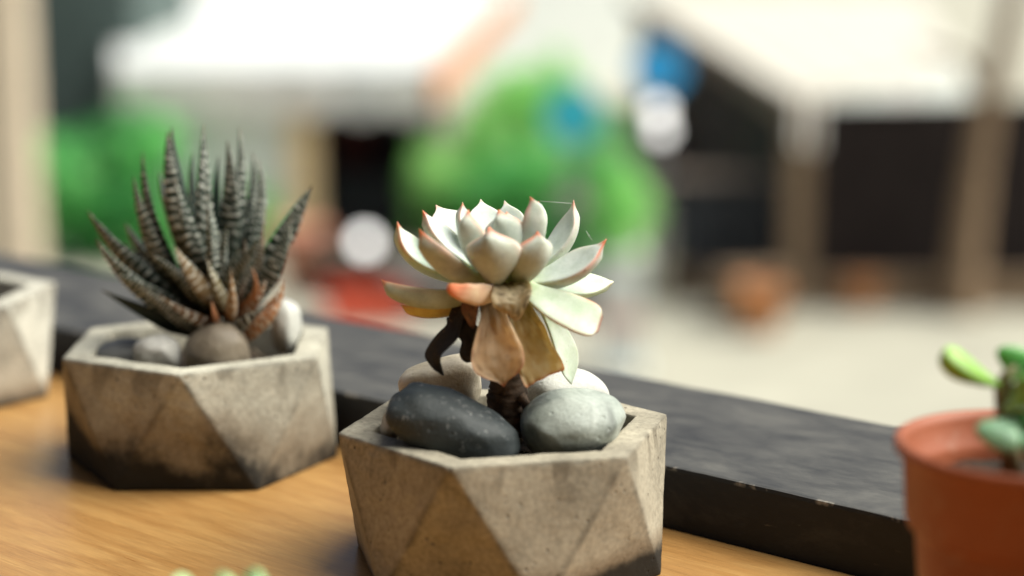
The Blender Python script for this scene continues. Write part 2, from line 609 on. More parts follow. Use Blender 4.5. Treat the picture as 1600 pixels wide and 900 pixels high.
def spline(pts, u):
    if len(pts) == 2: return pts[0].lerp(pts[1], u)
    if len(pts) == 3:
        c = pts[1] * 2 - (pts[0] + pts[2]) * 0.5
        return pts[0] * (1 - u)**2 + c * 2 * u * (1 - u) + pts[2] * u * u
    n = len(pts) - 1
    i = min(int(u * n), n - 1)
    t = u * n - i
    p1, p2 = pts[i], pts[i + 1]
    p0 = pts[i - 1] if i else p1 * 2 - p2
    p3 = pts[i + 2] if i + 2 <= n else p2 * 2 - p1
    return 0.5 * ((2 * p1) + (p2 - p0) * t + (2 * p0 - 5 * p1 + 4 * p2 - p3) * t * t + (3 * p1 - p0 - 3 * p2 + p3) * t**3)


def sstep(a, b, x):
    t = min(1, max(0, (x - a) / (b - a)))
    return t * t * (3 - 2 * t)


def mixc(a, b, t):
    return tuple(a[i] + (b[i] - a[i]) * t for i in range(3))


def leaf(parent, pts, width, N, prof=ECH, thick=0.0024, cup=0.22, keel=0.25, body=(0.5, 0.6, 0.5), basec=None,
         margin=(0.62, 0.17, 0.08), mstr=0.8, mstart=0.3, tipc=None, mat='succ', rings=22, ka=20, twist=0.0, crumple=0.0,
         bands=None, name='leaf', label=None, mwid=0.90, blotch=None, tipu=(.89, .965), wrinkle=0.0):
    pts = [Vector(p) for p in pts]
    off = parent.location
    N = Vector(N)
    seed = Vector((random.random() * 50, random.random() * 50, random.random() * 50))
    vs_, cs, fs = [], [], []
    us = [(i / rings) for i in range(rings + 1)]
    if prof is ECH: us = [1 - (1 - u)**1.25 for u in us]
    basec = basec or body
    tipc = tipc or margin
    for u in us:
        p = spline(pts, u)
        t = (spline(pts, min(1, u + .02)) - spline(pts, max(0, u - .02))).normalized()
        n = (N - t * N.dot(t))
        n.normalize()
        if twist:
            n = Matrix.Rotation(twist * (u - .3), 3, t) @ n
        s = t.cross(n)
        w = interp(prof, u) * width / 2
        th = min(thick * (0.75 + 0.5 * math.sin(math.pi * min(1, u * .9 + .1))), w * 1.5)
        for k in range(ka):
            a = 2 * math.pi * k / ka
            v, sn = math.cos(a), math.sin(a)
            h = cup * w * (abs(v) ** 1.8) - cup * w * .35
            if sn >= 0: h += th * 0.22 * sn
            else:
                h += th * sn * (0.85 + keel * (1 - abs(v)))
            if wrinkle:
                h += wrinkle * width * sstep(0, .3, u) * (mnoise.noise(seed + Vector((u * 4, v * 4.5, 0))) + .6 * mnoise.noise(seed + Vector((u * 9, v * 9, 5))))
            bnd = 0.0
            if bands and sn < 0.45:
                fr, amp = bands
                ph = (u + .25 * u * u) * fr + 0.55 * mnoise.noise(seed + Vector((u * 5, v * 2.4, 0))) + 0.18 * abs(v)
                b0 = math.sin(2 * math.pi * ph)
                dots = 0.5 + 0.5 * mnoise.noise(seed + Vector((u * fr * 1.3, v * 5.5, sn * 3)))
                bnd = sstep(0.42, 0.9, b0) * (-.45 + 2.1 * dots) * sstep(0.1, 0.5, u) * sstep(1.0, .93, u)
                bnd = max(0, min(1, bnd))
                h -= amp * bnd * (1 if sn < 0 else .3)
            q = p + s * (v * w * (1 + .16 * bnd)) + n * h
            if crumple:
                nz = mnoise.noise_vector((q - off) * (0.9 / width) * 1.6 + seed)
                q = q + nz * crumple * width * (0.3 + 0.7 * u)
            vs_.append(q - off)
            mm = sstep(mwid, 1.0, abs(v)) * (.25 + .75 * sstep(mstart + .2, .9, u)) * sstep(mstart, mstart + .3, u) * mstr
            mm *= 0.45 + 0.75 * min(1, max(0, 0.5 + mnoise.noise(seed + Vector((u * 5, v * 2, 0)))))
            c = mixc(basec, body, sstep(0.02, 0.4, u))
            if sn < 0: c = mixc(c, (c[0] * .93, c[1] * .93, c[2] * .86), .8)
            if blotch:
                bz = mnoise.noise(seed + Vector((u * 4.5, v * 2.2, 3))) * .5 + .5 * mnoise.noise(seed + Vector((u * 11, v * 6, 3)))
                c = mixc(c, blotch, sstep(-.02, .3, bz) * .85)
            c = mixc(c, margin, min(1, mm))
            c = mixc(c, tipc, sstep(tipu[0], tipu[1], u) * min(1, mstr * 1.2))
            if bnd: c = mixc(c, (0.74, 0.76, 0.68), min(1, bnd))
            cs.append((*c, 1))
    n = len(us)
    for i in range(n - 1):
        for k in range(ka):
            k2 = (k + 1) % ka
            fs.append((i * ka + k, i * ka + k2, (i + 1) * ka + k2, (i + 1) * ka + k))
    fs.append(tuple(range(ka))[::-1])
    fs.append(tuple((n - 1) * ka + k for k in range(ka)))
    o = from_py(name, vs_, fs, MAT[mat], parent, True, cs)
    if label: o['label'] = label
    return o


# ---- the pale rosette ------------------------------------------------
Y1 = P1.y
roots = W(795, 668, Y1)
ech = empty('rosette_succulent', (roots.x, Y1, 0.033), 'pale grey-green rosette succulent with pink leaf tips and withered lower leaves', 'succulent')


def E(px, py, dy): return W(px, py, Y1 + dy)


S1 = PXM(Y1)
AX = E(783, 395, 0)


def ros(pts, wpx, N=None, lift=0.03, **kw):
    P = [E(*p) for p in pts]
    if N is None:
        N = (AX + Vector((0, 0, lift))) - P[1]
    kw.setdefault('body', (0.50, 0.60, 0.50))
    kw.setdefault('basec', (0.50, 0.58, 0.34))
    return leaf(ech, P, wpx * S1, N, **kw)


PALE = (0.53, 0.58, 0.535)
GREY = (0.50, 0.535, 0.485)
RED = (0.60, 0.15, 0.075)
# back row, inner faces to the camera
ros([(780, 425, .004), (762, 360, .013), (751, 311, .019)], 60, body=PALE, mstr=.35)
ros([(785, 425, .004), (795, 362, .014), (788, 313, .019)], 54, body=PALE, mstr=.3)
ros([(770, 428, .003), (718, 368, .012), (681, 320, .019)], 86, body=PALE, mstr=.5, N=(0.55, -.75, .45))
ros([(775, 425, .001), (736, 366, .004), (723, 316, .006)], 44, body=PALE, mstr=.7)
ros([(800, 425, .003), (832, 362, .007), (841, 314, .009)], 52, body=PALE, mstr=.8, margin=RED)
# left side
ros([(765, 432, -.001), (706, 383, .001), (660, 328, .004)], 64, body=PALE, mstr=.9, margin=RED, N=(.72, -.28, .5), thick=.003)
ros([(755, 436, -.002), (664, 404, -.003), (621, 346, -.003)], 56, mstr=.8, margin=RED, N=(.45, -.35, .8), thick=.003)
ros([(762, 437, -.004), (701, 404, -.012), (655, 357, -.018)], 60, body=GREY, mstr=1.0, margin=RED, N=(.5, .25, .75), thick=.0034)
# right side
ros([(805, 434, .002), (870, 382, .008), (896, 312, .012)], 54, body=PALE, mstr=.5, N=(-.75, -.45, .35), thick=.003)
ros([(805, 440, -.001), (884, 421, -.004), (948, 373, -.003)], 60, body=PALE, mstr=1.0, margin=RED, N=(-.35, -.45, .85), thick=.0036)
ros([(808, 441, 0), (890, 445, .003), (959, 440, .005)], 62, body=(0.56, 0.66, 0.52), mstr=.15, prof=LONG, N=(-.1, -.42, .9), cup=.16, thick=.003)
ros([(806, 440, -.003), (870, 477, -.012), (938, 507, -.015)], 62, body=(0.55, 0.64, 0.50), mstr=.9, mstart=.2, prof=BLUNT, N=(.1, -.72, .68), cup=.18, mwid=.9, tipu=(.975, 1.0), tipc=(.25, .05, .03), thick=.003)
# inner cup
ros([(788, 430, .001), (797, 372, -.002), (791, 330, -.001)], 50, body=PALE, mstr=.8)
ros([(786, 432, 0), (790, 374, -.006), (779, 327, -.007)], 64, body=PALE, mstr=.8, lift=.02, thick=.003)
ros([(806, 430, 0), (831, 360, -.004), (828, 307, -.005)], 52, body=PALE, mstr=.75, margin=RED, lift=.02, thick=.003)
ros([(770, 432, -.002), (741, 380, -.009), (732, 327, -.011)], 54, body=GREY, mstr=.8, lift=.02, margin=RED, thick=.003)
# front
ros([(795, 440, -.003), (830, 402, -.0125), (839, 361, -.0145)], 70, body=GREY, mstr=1.0, margin=RED, lift=.02, thick=.0034)
ros([(774, 440, -.003), (772, 403, -.0160), (764, 354, -.0190)], 84, body=GREY, mstr=1.0, margin=RED, lift=.02, thick=.0036)
# lower leaves on the left
ros([(768, 447, -.002), (668, 461, -.009), (596, 437, -.008)], 36, body=(0.47, 0.51, 0.40), mstr=.9, margin=(.6, .2, .1), prof=LONG, N=(.05, .55, .8), thick=.003)
ros([(768, 452, -.001), (690, 480, -.004), (626, 476, -.003)], 32, body=(0.70, 0.52, 0.16), basec=(.55, .45, .2), mstr=.7, margin=(.62, .25, .08), prof=LONG, N=(.05, .3, .9), label='yellowing lower leaf', thick=.002)
ros([(778, 445, -.006), (744, 453, -.018), (700, 446, -.023)], 36, body=(0.76, 0.54, 0.37), basec=(.5, .5, .34), mstr=1.0, margin=(.74, .23, .10), prof=[(0, .45), (.3, .8), (.55, 1.0), (.75, .85), (.87, .55), (.94, .5), (1, .3)], N=(.0, .6, .75), mwid=.8, mstart=.5, tipu=(.66, .95), label='short peach leaf with orange tip', thick=.0032, crumple=.05, wrinkle=.05)
# drooping and withered leaves
ros([(845, 470, .000), (880, 540, -.002), (893, 601, 0)], 52, body=(0.55, 0.62, 0.50), mstr=.15, tipc=(.08, .07, .05), prof=[(0, .45), (.2, .6), (.45, .9), (.65, 1.0), (.8, .8), (.9, .4), (.96, .14), (1, .02)], N=(.75, -.6, .3), thick=.0016, label='drooping pale green leaf with dry tip')
ros([(812, 470, -.004), (828, 530, -.011), (851, 591, -.013)], 68, body=(0.78, 0.62, 0.32), basec=(.55, .44, .2), mstr=.8, mstart=.55, margin=(.74, .28, .10), prof=CUT, N=(.15, -1, .05), thick=.0008, cup=.12, mat='dry', crumple=.08, wrinkle=.085, tipu=(.965, 1.0), blotch=(.88, .78, .54), name='withered_leaf', label='yellow-tan withered leaf cut square at its end', rings=40, ka=36)
ros([(768, 455, -.006), (773, 510, -.015), (779, 560, -.018), (788, 604, -.017)], 78, body=(0.86, 0.68, 0.46), basec=(.34, .26, .17), mstr=.9, mstart=.35, margin=(.74, .30, .18), N=(-.05, -1, .15), prof=[(0, .42), (.2, .46), (.4, .74), (.62, 1.0), (.76, .93), (.87, .55), (.93, .22), (1, .03)], thick=.0012, cup=.30, mat='dry', crumple=.04, wrinkle=.06, blotch=(.66, .50, .33), tipu=(.93, 1.0), name='withered_leaf', label='tan withered leaf hanging in front of the stem', rings=40, ka=36)
ros([(795, 440, -.008), (800, 463, -.0195), (795, 489, -.0200)], 60, body=(0.64, 0.54, 0.36), basec=(.46, .42, .27), mstr=.6, mstart=.5, margin=(.68, .50, .27), N=(.0, -.85, .5), prof=[(0, .45), (.25, .85), (.5, 1.0), (.75, .9), (.92, .7), (1, .5)], thick=.0011, cup=.45, mat='dry', crumple=.14, wrinkle=.06, tipu=(.84, .95), blotch=(.20, .15, .09), name='withered_leaf', label='folded brown leaf stub under the rosette', rings=36, ka=36)
dk = dict(body=(0.018, 0.016, 0.016), basec=(.06, .035, .022), margin=(.03, .025, .02), mstr=.5, mat='dead', thick=.0007, name='dead_leaf', ka=28)
ros([(728, 462, -.006), (716, 492, -.010), (704, 522, -.013), (682, 548, -.014), (680, 565, -.014), (692, 588, -.013)], 34, N=(-.4, -.85, .2), prof=[(0, .5), (.15, .8), (.3, .7), (.45, .9), (.6, .8), (.72, .85), (.85, .5), (1, .02)], cup=.45, crumple=.10, wrinkle=.10, rings=44, **dk)
ros([(735, 465, -.004), (732, 500, -.007), (735, 535, -.009), (742, 566, -.010)], 36, N=(-.2, -.9, .1), prof=[(0, .4), (.2, .75), (.38, .6), (.5, 1.0), (.66, .7), (.8, .95), (.97, .8), (1, .6)], cup=.4, crumple=.12, wrinkle=.10, rings=40, **dk)
ros([(724, 470, -.002), (712, 495, -.004), (697, 508, -.004)], 18, N=(-.3, -.8, .4), prof=RAG, cup=.3, crumple=.16, **dk)
dk2 = dict(dk, body=(.19, .09, .05), basec=(.05, .03, .02), label='brown dried leaf base')
ros([(738, 458, -.012), (735, 482, -.0155), (741, 515, -.014)], 28, N=(-.2, -.95, .1), prof=[(0, .75), (.4, 1), (.8, .6), (1, .1)], cup=.3, crumple=.10, wrinkle=.08, blotch=(.05, .03, .02), **dk2)

# stem
sp = [(795, 676, .0), (795, 650, .0), (793, 625, 0), (794, 608, 0), (790, 585, 0), (786, 550, 0), (780, 510, 0), (775, 470, .0), (776, 438, 0)]
sr = [.0068, .0066, .0061, .0056, .0050, .0043, .0042, .0046, .0056]
pp, rr = [], []
SPN = 60
for i in range(SPN + 1):
    u = i / SPN
    pp.append(spline([E(*q) for q in sp], u))
    j = min(int(u * 8), 7)
    r0 = sr[j] + (sr[j + 1] - sr[j]) * (u * 8 - j)
    rr.append(r0 * (1 + .02 * math.sin(u * 75 + 3 * mnoise.noise(Vector((u * 9, 2, 0)))) + .10 * mnoise.noise(Vector((u * 30, 0, 0)))))
tube('stem', pp, rr, MAT['stem'], ech, 20, ech.location, 0.13)
# little leaf scars / aerial root nubs on the stem
tube('leaf_scar', [E(812, 628, -.004), E(818, 622, -.006), E(822, 630, -.007), E(820, 642, -.006)], [.0012, .0016, .0014, .0006], MAT['stem'], ech, 8, ech.location, .3)
# spider threads
MAT['web'] = simple('spider silk', (.8, .8, .8), .4, .05)
tube('spider_thread', [E(842, 314, .009), E(868, 316, .011), E(895, 318, .012)], [.00004] * 3, MAT['web'], ech, 5, ech.location)
tube('spider_thread', [E(916, 361, .0), E(925, 376, -.001)], [.00004] * 2, MAT['web'], ech, 5, ech.location)


# ---- the zebra plant ---------------------------------------------------
Y2 = P2.y
S2 = PXM(Y2)
zr = W(336, 505, Y2)
zeb = empty('zebra_succulent', (zr.x, Y2, 0.033), 'dark green spiky succulent with white banded leaves', 'succulent')
ZB = (0.010, 0.023, 0.015)


def Z(px, py, dy): return W(px, py, Y2 + dy)


def zl(base, mid, tip, wpx, N=None, **kw):
    P = [Z(*base), Z(*mid), Z(*tip)]
    if N is None:
        N = Z(335, 300, 0.004) - P[1]
    kw.setdefault('body', ZB)
    kw.setdefault('bands', (15, .0006))
    return leaf(zeb, P, wpx * S2 * .93, N, prof=LANCE, thick=.0036, cup=.10, keel=.45, basec=(.022, .026, .016), margin=(.10, .13, .09), mstr=.3,
                tipc=(.13, .06, .03), mat='zebra', rings=72, ka=20, **kw)


# zoom coords -> photo pixels
def zz(x, y): return (80 + x / 2.5, 180 + y / 2.5)


def q(bx, by, mx, my, tx, ty, dym, dyt, wpx, **kw):
    zl((*zz(bx, by), dym * .25), (*zz(mx, my), dym), (*zz(tx, ty), dyt), wpx, **kw)


# back
q(600, 720, 470, 380, 425, 215, .014, .020, 20)
q(620, 700, 560, 340, 555, 145, .010, .014, 20)
q(650, 700, 645, 350, 655, 155, .012, .016, 22)
q(690, 700, 770, 380, 785, 140, .011, .014, 26)
q(690, 700, 795, 400, 806, 170, .006, .007, 24)
q(670, 700, 722, 330, 732, 48, .007, .010, 26)
q(660, 690, 690, 340, 686, 100, .0, .001, 36)
# upright middle
q(620, 720, 600, 330, 597, 35, -.003, .0, 34)
q(640, 720, 520, 320, 470, 45, .002, .004, 28, N=(.8, -.3, .3))
q(610, 730, 505, 340, 456, 62, -.003, -.001, 36)
q(560, 720, 420, 430, 358, 140, .0, .002, 26)
q(550, 730, 410, 480, 322, 238, -.004, -.004, 30)
q(650, 730, 560, 480, 480, 240, -.009, -.011, 32, bands=(13, .0005))
q(680, 740, 640, 510, 606, 300, -.011, -.012, 32)
# spreading left
q(600, 780, 330, 560, 140, 368, -.004, -.006, 34)
q(600, 790, 340, 640, 175, 478, -.010, -.014, 32)
q(610, 800, 400, 560, 290, 420, .008, .012, 30)
q(600, 830, 400, 760, 195, 682, -.006, -.009, 30, bands=None)
q(610, 820, 470, 740, 360, 680, -.014, -.018, 28, body=(.06, .05, .03))
# spreading right
q(700, 760, 880, 470, 1016, 275, .000, .000, 44, bands=(13, .0005))
q(700, 780, 850, 590, 936, 390, -.008, -.009, 38)
q(680, 760, 740, 620, 755, 480, -.010, -.012, 24, body=(.09, .05, .03))
q(690, 790, 780, 620, 826, 460, -.004, -.005, 26, body=(.13, .09, .05))
# short withered ones in front
BR = (.22, .15, .08)
q(680, 740, 560, 620, 486, 512, -.016, -.020, 30, body=BR, bands=(8, .0005))
q(690, 760, 650, 670, 608, 562, -.018, -.021, 24, body=(.16, .13, .07), bands=(8, .0004))
q(690, 830, 840, 770, 905, 640, -.012, -.013, 26, body=(.48, .22, .10), bands=(7, .0004))
q(690, 850, 810, 800, 893, 720, -.016, -.018, 28, body=(.46, .20, .09), bands=(7, .0004))
q(690, 760, 790, 700, 780, 590, -.016, -.018, 16, body=(.36, .16, .08), bands=None)
q(690, 830, 745, 800, 850, 735, -.018, -.021, 26, body=(.05, .04, .03), bands=(8, .0004))
q(670, 840, 640, 780, 628, 725, -.020, -.023, 14, body=(.38, .17, .09), bands=None)
q(690, 850, 560, 800, 470, 770, -.012, -.018, 26, body=(.03, .035, .022))

rz_ = random.Random(21)
for k in range(12):
    a_ = -1.15 + 2.1 * (k + .5) / 12 + rz_.uniform(-.06, .06)
    ln = rz_.uniform(250, 420) * (1 - .25 * abs(a_))
    tx, ty = 640 + math.sin(a_) * ln * 1.1, 740 - math.cos(a_) * ln
    dd = rz_.choice((-.014, -.010, .010, .014))
    q(640 + rz_.uniform(-40, 40), 770, 640 + math.sin(a_) * ln * .5, 740 - math.cos(a_) * ln * .52, tx, ty, dd, dd * 1.3, rz_.uniform(22, 30))
for (tx, ty, dd) in ((210, 560, -.002), (250, 620, -.012), (280, 500, .006)):
    q(600, 800, 400 + (tx - 230) * .5, (ty + 800) / 2 - 30, tx, ty, dd, dd * 1.4, 27)
for (tx, ty, dd, bc) in ((880, 690, -.010, (.42, .20, .09)), (840, 640, -.014, (.30, .15, .08)), (420, 700, -.016, (.16, .09, .05)), (700, 600, -.019, (.30, .17, .08)), (860, 560, -.008, (.2, .13, .07))):
    q(690, 810, (690 + tx) / 2 + 10, (810 + ty) / 2 + 25, tx, ty, dd, dd * 1.2, 22, body=bc, bands=(7, .0004))

# ================================================================== PEBBLES
STN = {
    'slate': stone_mat('slate pebble', (0.010, 0.015, 0.017), (0.020, 0.027, 0.028), (0.034, 0.042, 0.042), 0.6, 70, .62, 1),
    'greygreen': stone_mat('mottled grey pebble', (0.07, 0.078, 0.068), (0.26, 0.29, 0.255), (0.46, 0.50, 0.45), 0.2, 62, .5, 4.3),
    'cream': stone_mat('cream pebble', (0.36, 0.30, 0.21), (0.52, 0.45, 0.33), (0.58, 0.52, 0.42), 0, 60, .6, 7),
    'white': stone_mat('white pebble', (0.36, 0.36, 0.32), (0.45, 0.45, 0.41), (0.52, 0.52, 0.47), 0, 50, .6, 9),
    'pale': stone_mat('pale grey pebble', (0.25, 0.24, 0.22), (0.33, 0.32, 0.29), (0.40, 0.39, 0.36), 0.2, 60, .6, 11),
    'brown': stone_mat('brown pebble', (0.11, 0.085, 0.06), (0.16, 0.13, 0.09), (0.22, 0.18, 0.13), 0, 60, .6, 13),
    'dark': stone_mat('dark pebble', (0.07, 0.07, 0.068), (0.11, 0.11, 0.105), (0.15, 0.15, 0.14), 0, 60, .6, 15),
}


def pebble(px, py, Y, hw, hh, depth, tilt, mat, label, seed, amp=.12, power=2.3, turn=0.0, group='pebbles on the planter soil'):
    k = PXM(Y)
    bm = bmesh.new()
    bmesh.ops.create_icosphere(bm, subdivisions=5, radius=1)
    a, c, b = hw * k, hh * k, depth
    Mr = Matrix.Rotation(turn, 3, 'Z') @ Matrix.Rotation(tilt, 3, 'Y')
    so = Vector((seed * 3.1, seed * 1.3, seed * 2.7))
    rc = random.Random(seed)
    cuts = [(Vector((rc.gauss(0, 1), rc.gauss(0, 1), rc.gauss(0, 1))).normalized(), rc.uniform(.74, .9)) for _ in range(9)]
    for v_ in bm.verts:
        d = v_.co.normalized()
        r = (abs(d.x)**power + abs(d.y)**power + abs(d.z)**power) ** (-1 / power)
        r *= 1 + amp * mnoise.noise(d * 1.1 + so) + amp * .35 * mnoise.noise(d * 2.6 + so) + .006 * mnoise.noise(d * 9 + so)
        p_ = Vector((d.x * r, d.y * r, d.z * r))
        for n_, h_ in cuts:
            e_ = p_.dot(n_) - h_
            if e_ > 0: p_ -= n_ * e_ * .38
        v_.co = Mr @ Vector((p_.x * a, p_.y * b, p_.z * c))
    o = from_bm('pebble', bm, STN[mat], None, True)
    o.location = W(px, py, Y)
    return tag(o, label, 'pebble', group)


pebble(710, 668, Y1 - .018, 104, 52, .0140, R(23), 'slate', 'dark slate pebble in front of the rosette stem', 1, .13, 2.5)
pebble(894, 664, Y1 - .010, 85, 54, .0155, R(-5), 'greygreen', 'mottled grey-green pebble right of the rosette stem', 2, .08)
pebble(690, 604, Y1 + .016, 65, 46, .0120, R(-14), 'cream', 'cream pebble behind the dark slate pebble', 3, .12, 2.9)
pebble(880, 616, Y1 + .017, 71, 42, .0130, R(10), 'white', 'white pebble behind the grey-green pebble', 4, .07)
pebble(613, 661, Y1 - .006, 18, 24, .0070, R(15), 'cream', 'small cream pebble wedged at the left inside of the planter', 5, .08)
pebble(247, 552, Y2 - .020, 38, 29, .0080, R(6), 'pale', 'pale grey pebble left of the striped plant', 6, .10)
pebble(341, 552, Y2 - .020, 51, 47, .0110, R(-5), 'brown', 'brown pebble at the foot of the striped plant', 7, .08)
pebble(447, 510, Y2 + .004, 24, 45, .0090, R(4), 'white', 'tall white pebble right of the striped plant', 8, .07)
pebble(196, 550, Y2 - .004, 50, 20, .0110, R(2), 'dark', 'flat dark grey pebble at the planter corner', 9, .08)

# ================================================================== TERRACOTTA POT WITH JADE SPRIG
TP = Vector((0.1253, 0.458, 0))
tp = empty('plastic_pot', TP, 'terracotta coloured plastic pot in front of the black rail', 'pot')
TR, TH = 0.0320, 0.0650
prof = [(.0001, 0), (.021, 0), (.0225, .001), (.0262, TH * .62), (.0268, TH * .66), (.0282, TH * .67), (.0288, TH * .69), (.0298, TH * .93),
        (.0312, TH * .945), (.0322, TH * .965), (.0321, TH * .99), (.0314, TH), (.0303, TH * .995), (.0293, TH * .965), (.0288, TH * .89),
        (.0275, TH * .875), (.0272, TH * .84), (.0258, TH * .62), (.0245, TH * .3)]
lathe('body', prof, MAT['terra'], tp, 96)
vs_, fs = [], []
for i in range(9):
    for k in range(40):
        a = 2 * math.pi * k / 40
        p = Vector((.0272 * i / 8 * math.cos(a), .0272 * i / 8 * math.sin(a), 0))
        p.z = TH * .81 + .0018 * mnoise.noise(p * 300) + .001 * mnoise.noise(p * 900) + .005 * (1 - i / 8)
        vs_.append(p)
for i in range(8):
    for k in range(40):
        k2 = (k + 1) % 40
        fs.append((i * 40 + k, (i + 1) * 40 + k, (i + 1) * 40 + k2, i * 40 + k2))
from_py('soil', vs_, fs, MAT['soil'], tp, True)

YJ = TP.y
SJ = PXM(YJ)


def J(px, py, dy=0): return W(px, py, YJ + dy)


MAT['jstem'] = simple('jade stem', (0.20, 0.17, 0.09), .7, .4, 260, .3, .0008)
MAT['jade'] = leaf_mat('jade leaf', .3, .38, .45)
jade = empty('jade_sprig', (J(1580, 735).x, YJ, TH * .74), 'green jade plant sprig in the terracotta coloured pot', 'plant')
tube('stem', [J(1582, 745), J(1577, 700), J(1570, 650), J(1566, 612), J(1572, 590), J(1590, 575)], [.0026, .0024, .0021, .002, .0017, .0012], MAT['jstem'], jade, 12, jade.location, .15)
tube('stem', [J(1568, 615), J(1590, 606), J(1625, 590)], [.0017, .0014, .001], MAT['stem'], jade, 10, jade.location, .15)


def jl(pts, wpx, N, body=(.16, .34, .05), base=(.2, .34, .08), **kw):
    leaf(jade, [J(*p) for p in pts], wpx * SJ, N, prof=OBOV, thick=.0058, cup=.02, keel=.1, body=body, basec=base, margin=(.30, .42, .14), mstr=.2, mat='jade', **kw)


jl([(1572, 604, 0), (1528, 582, -.002), (1476, 545, -.003)], 46, (.3, -.45, .8), (.24, .46, .07), (.16, .34, .05))
jl([(1566, 640, -.004), (1592, 622, -.010), (1616, 590, -.013)], 44, (-.2, -.8, .6), (.20, .42, .09), (.2, .36, .1))
jl([(1578, 592, .001), (1582, 568, .002), (1586, 540, .003)], 52, (.1, -.9, .3), (.11, .38, .09))
jl([(1578, 590, -.002), (1605, 582, -.003), (1640, 566, -.003)], 42, (-.1, -.7, .7), (.08, .27, .06))
jl([(1574, 630, -.002), (1600, 622, -.006), (1648, 596, -.008)], 46, (-.2, -.7, .7), (.13, .33, .07))
jl([(1578, 640, -.003), (1600, 650, -.009), (1640, 660, -.011)], 42, (-.2, -.5, .8), (.1, .28, .08))
jl([(1577, 655, -.002), (1567, 668, -.012), (1548, 700, -.015)], 70, (-.2, -.75, .6), (.24, .44, .26), (.24, .40, .22))
jl([(1585, 660, -.002), (1612, 680, -.012), (1640, 706, -.015)], 58, (.2, -.75, .6), (.16, .33, .18), (.2, .34, .2))

# unseen pot added beyond the right edge to shade the plastic pot
nb = empty('added_shade_pot', (0.214, 0.402, 0), 'added pot beyond the right edge shading the terracotta coloured plastic pot', 'pot')
lathe('body', [(.0001, 0), (.036, 0), (.038, .002), (.047, .113), (.050, .114), (.050, .13), (.0475, .13), (.044, .11), (.036, .03)], MAT['terra'], nb, 64)
lathe('soil', [(.0001, .112), (.0445, .110)], MAT['soil'], nb, 48)

# ================================================================== NEAR PLANT AT THE BOTTOM EDGE
NPY = 0.425
npx = W(332, 900, NPY)
npt = empty('small_pot', (npx.x, NPY, 0), 'small pot at the bottom edge, right in front of the lens', 'pot')
lathe('body', [(.0001, 0), (.015, 0), (.0165, .001), (.0195, .024), (.0208, .025), (.0210, .030), (.0196, .030), (.0188, .026), (.0175, .018)], MAT['terra'], npt, 48)
lathe('soil', [(.0001, .0262), (.010, .0258), (.0186, .0250)], MAT['soil'], npt, 32)
nps = empty('green_succulent', (npx.x, NPY, .0255), 'pale green succulent peeking over the bottom edge, blurred', 'plant')
for i in range(13):
    a = i * 2.399963
    rad = .006 + .011 * (i / 12)
    zt = .0350 - .008 * (i / 12) ** 1.5
    b = Vector((npx.x, NPY, .029 - .0002 * i))
    tpnt = b + Vector((rad * math.cos(a), rad * math.sin(a), zt - b.z))
    mid = b.lerp(tpnt, .5) + Vector((math.cos(a), math.sin(a), -.25)) * rad * .22
    leaf(nps, [b, mid, tpnt], .0085, Vector((npx.x, NPY, .07)) - mid, prof=OBOV, thick=.003, cup=.1, keel=.1, body=(.30, .52, .24), basec=(.26, .42, .16), margin=(.4, .6, .3), mstr=.3, mat='jade')
for px, py in ((268, 912), (352, 908), (408, 903)):
    t_ = W(px, py, NPY - .004)
    b = Vector((npx.x, NPY, .027))
    leaf(nps, [b, b.lerp(t_, .5) + Vector((0, 0, .001)), t_], .011, (0, -.4, 1), prof=OBOV, thick=.0035, cup=.1, keel=.1, body=(.32, .55, .27), basec=(.26, .42, .16), margin=(.4, .6, .3), mstr=.3, mat='jade')

# ================================================================== THE MARKET LANE BELOW AND BEYOND
GZ = -3.95


def gy(py):
    """distance at which the ground shows at photo row py"""
    return (CAM_H - GZ) / math.tan(PITCH + math.atan((py - 450) / FPX))


def gpt(px, py):
    Y = gy(py)
    return Vector((W(px, py, Y).x, Y, GZ))


MAT['ground'] = simple('sandy paving', (0.36, 0.345, 0.28), .9, .16, 1.2, .2)
MAT['cream_sheet'] = simple('cream roof sheet', (0.55, 0.52, 0.45), .6, .06, 2, .3)
MAT['white'] = simple('white roof sheet', (0.62, 0.635, 0.62), .6, .04, 2, .3)
MAT['wall'] = simple('whitewashed wall', (0.70, 0.73, 0.70), .8, .07, 1.5, .2)
MAT['grey'] = simple('grey canvas', (0.72, 0.71, 0.68), .8, .2, 3, .2)
MAT['fasc'] = simple('brown fascia', (0.58, 0.24, 0.10), .7, .25, 4, .3)
MAT['fascd'] = simple('dark timber', (0.13, 0.10, 0.075), .7, .25, 4, .3)
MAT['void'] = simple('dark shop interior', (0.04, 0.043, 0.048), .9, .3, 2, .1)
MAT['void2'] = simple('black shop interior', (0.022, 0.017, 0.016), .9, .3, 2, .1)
MAT['curtain'] = simple('dark red curtain', (0.10, 0.03, 0.028), .9, .3, 5, .1)
MAT['trough'] = simple('grey stone trough', (0.16, 0.15, 0.14), .9, .2, 4, .2)
MAT['tan'] = simple('tan plaster', (0.72, 0.54, 0.32), .8, .12, 2, .2)
MAT['cream'] = simple('cream plaster', (0.60, 0.50, 0.38), .8, .1, 2, .2)
MAT['slatey'] = simple('dark shutter', (0.075, 0.105, 0.098), .7, .2, 4, .3)
MAT['brown'] = simple('brown timber', (0.22, 0.155, 0.10), .8, .25, 5, .2)
MAT['red'] = simple('red plastic', (0.62, 0.10, 0.05), .4, .12, 4, .5)
MAT['salmon'] = simple('salmon clay', (0.55, 0.25, 0.17), .8, .15, 4, .3)
MAT['orange'] = simple('orange clay', (0.52, 0.22, 0.09), .8, .2, 5, .3)
MAT['blue'] = simple('blue enamel', (0.02, 0.40, 0.85), .35, .1, 4, .5)
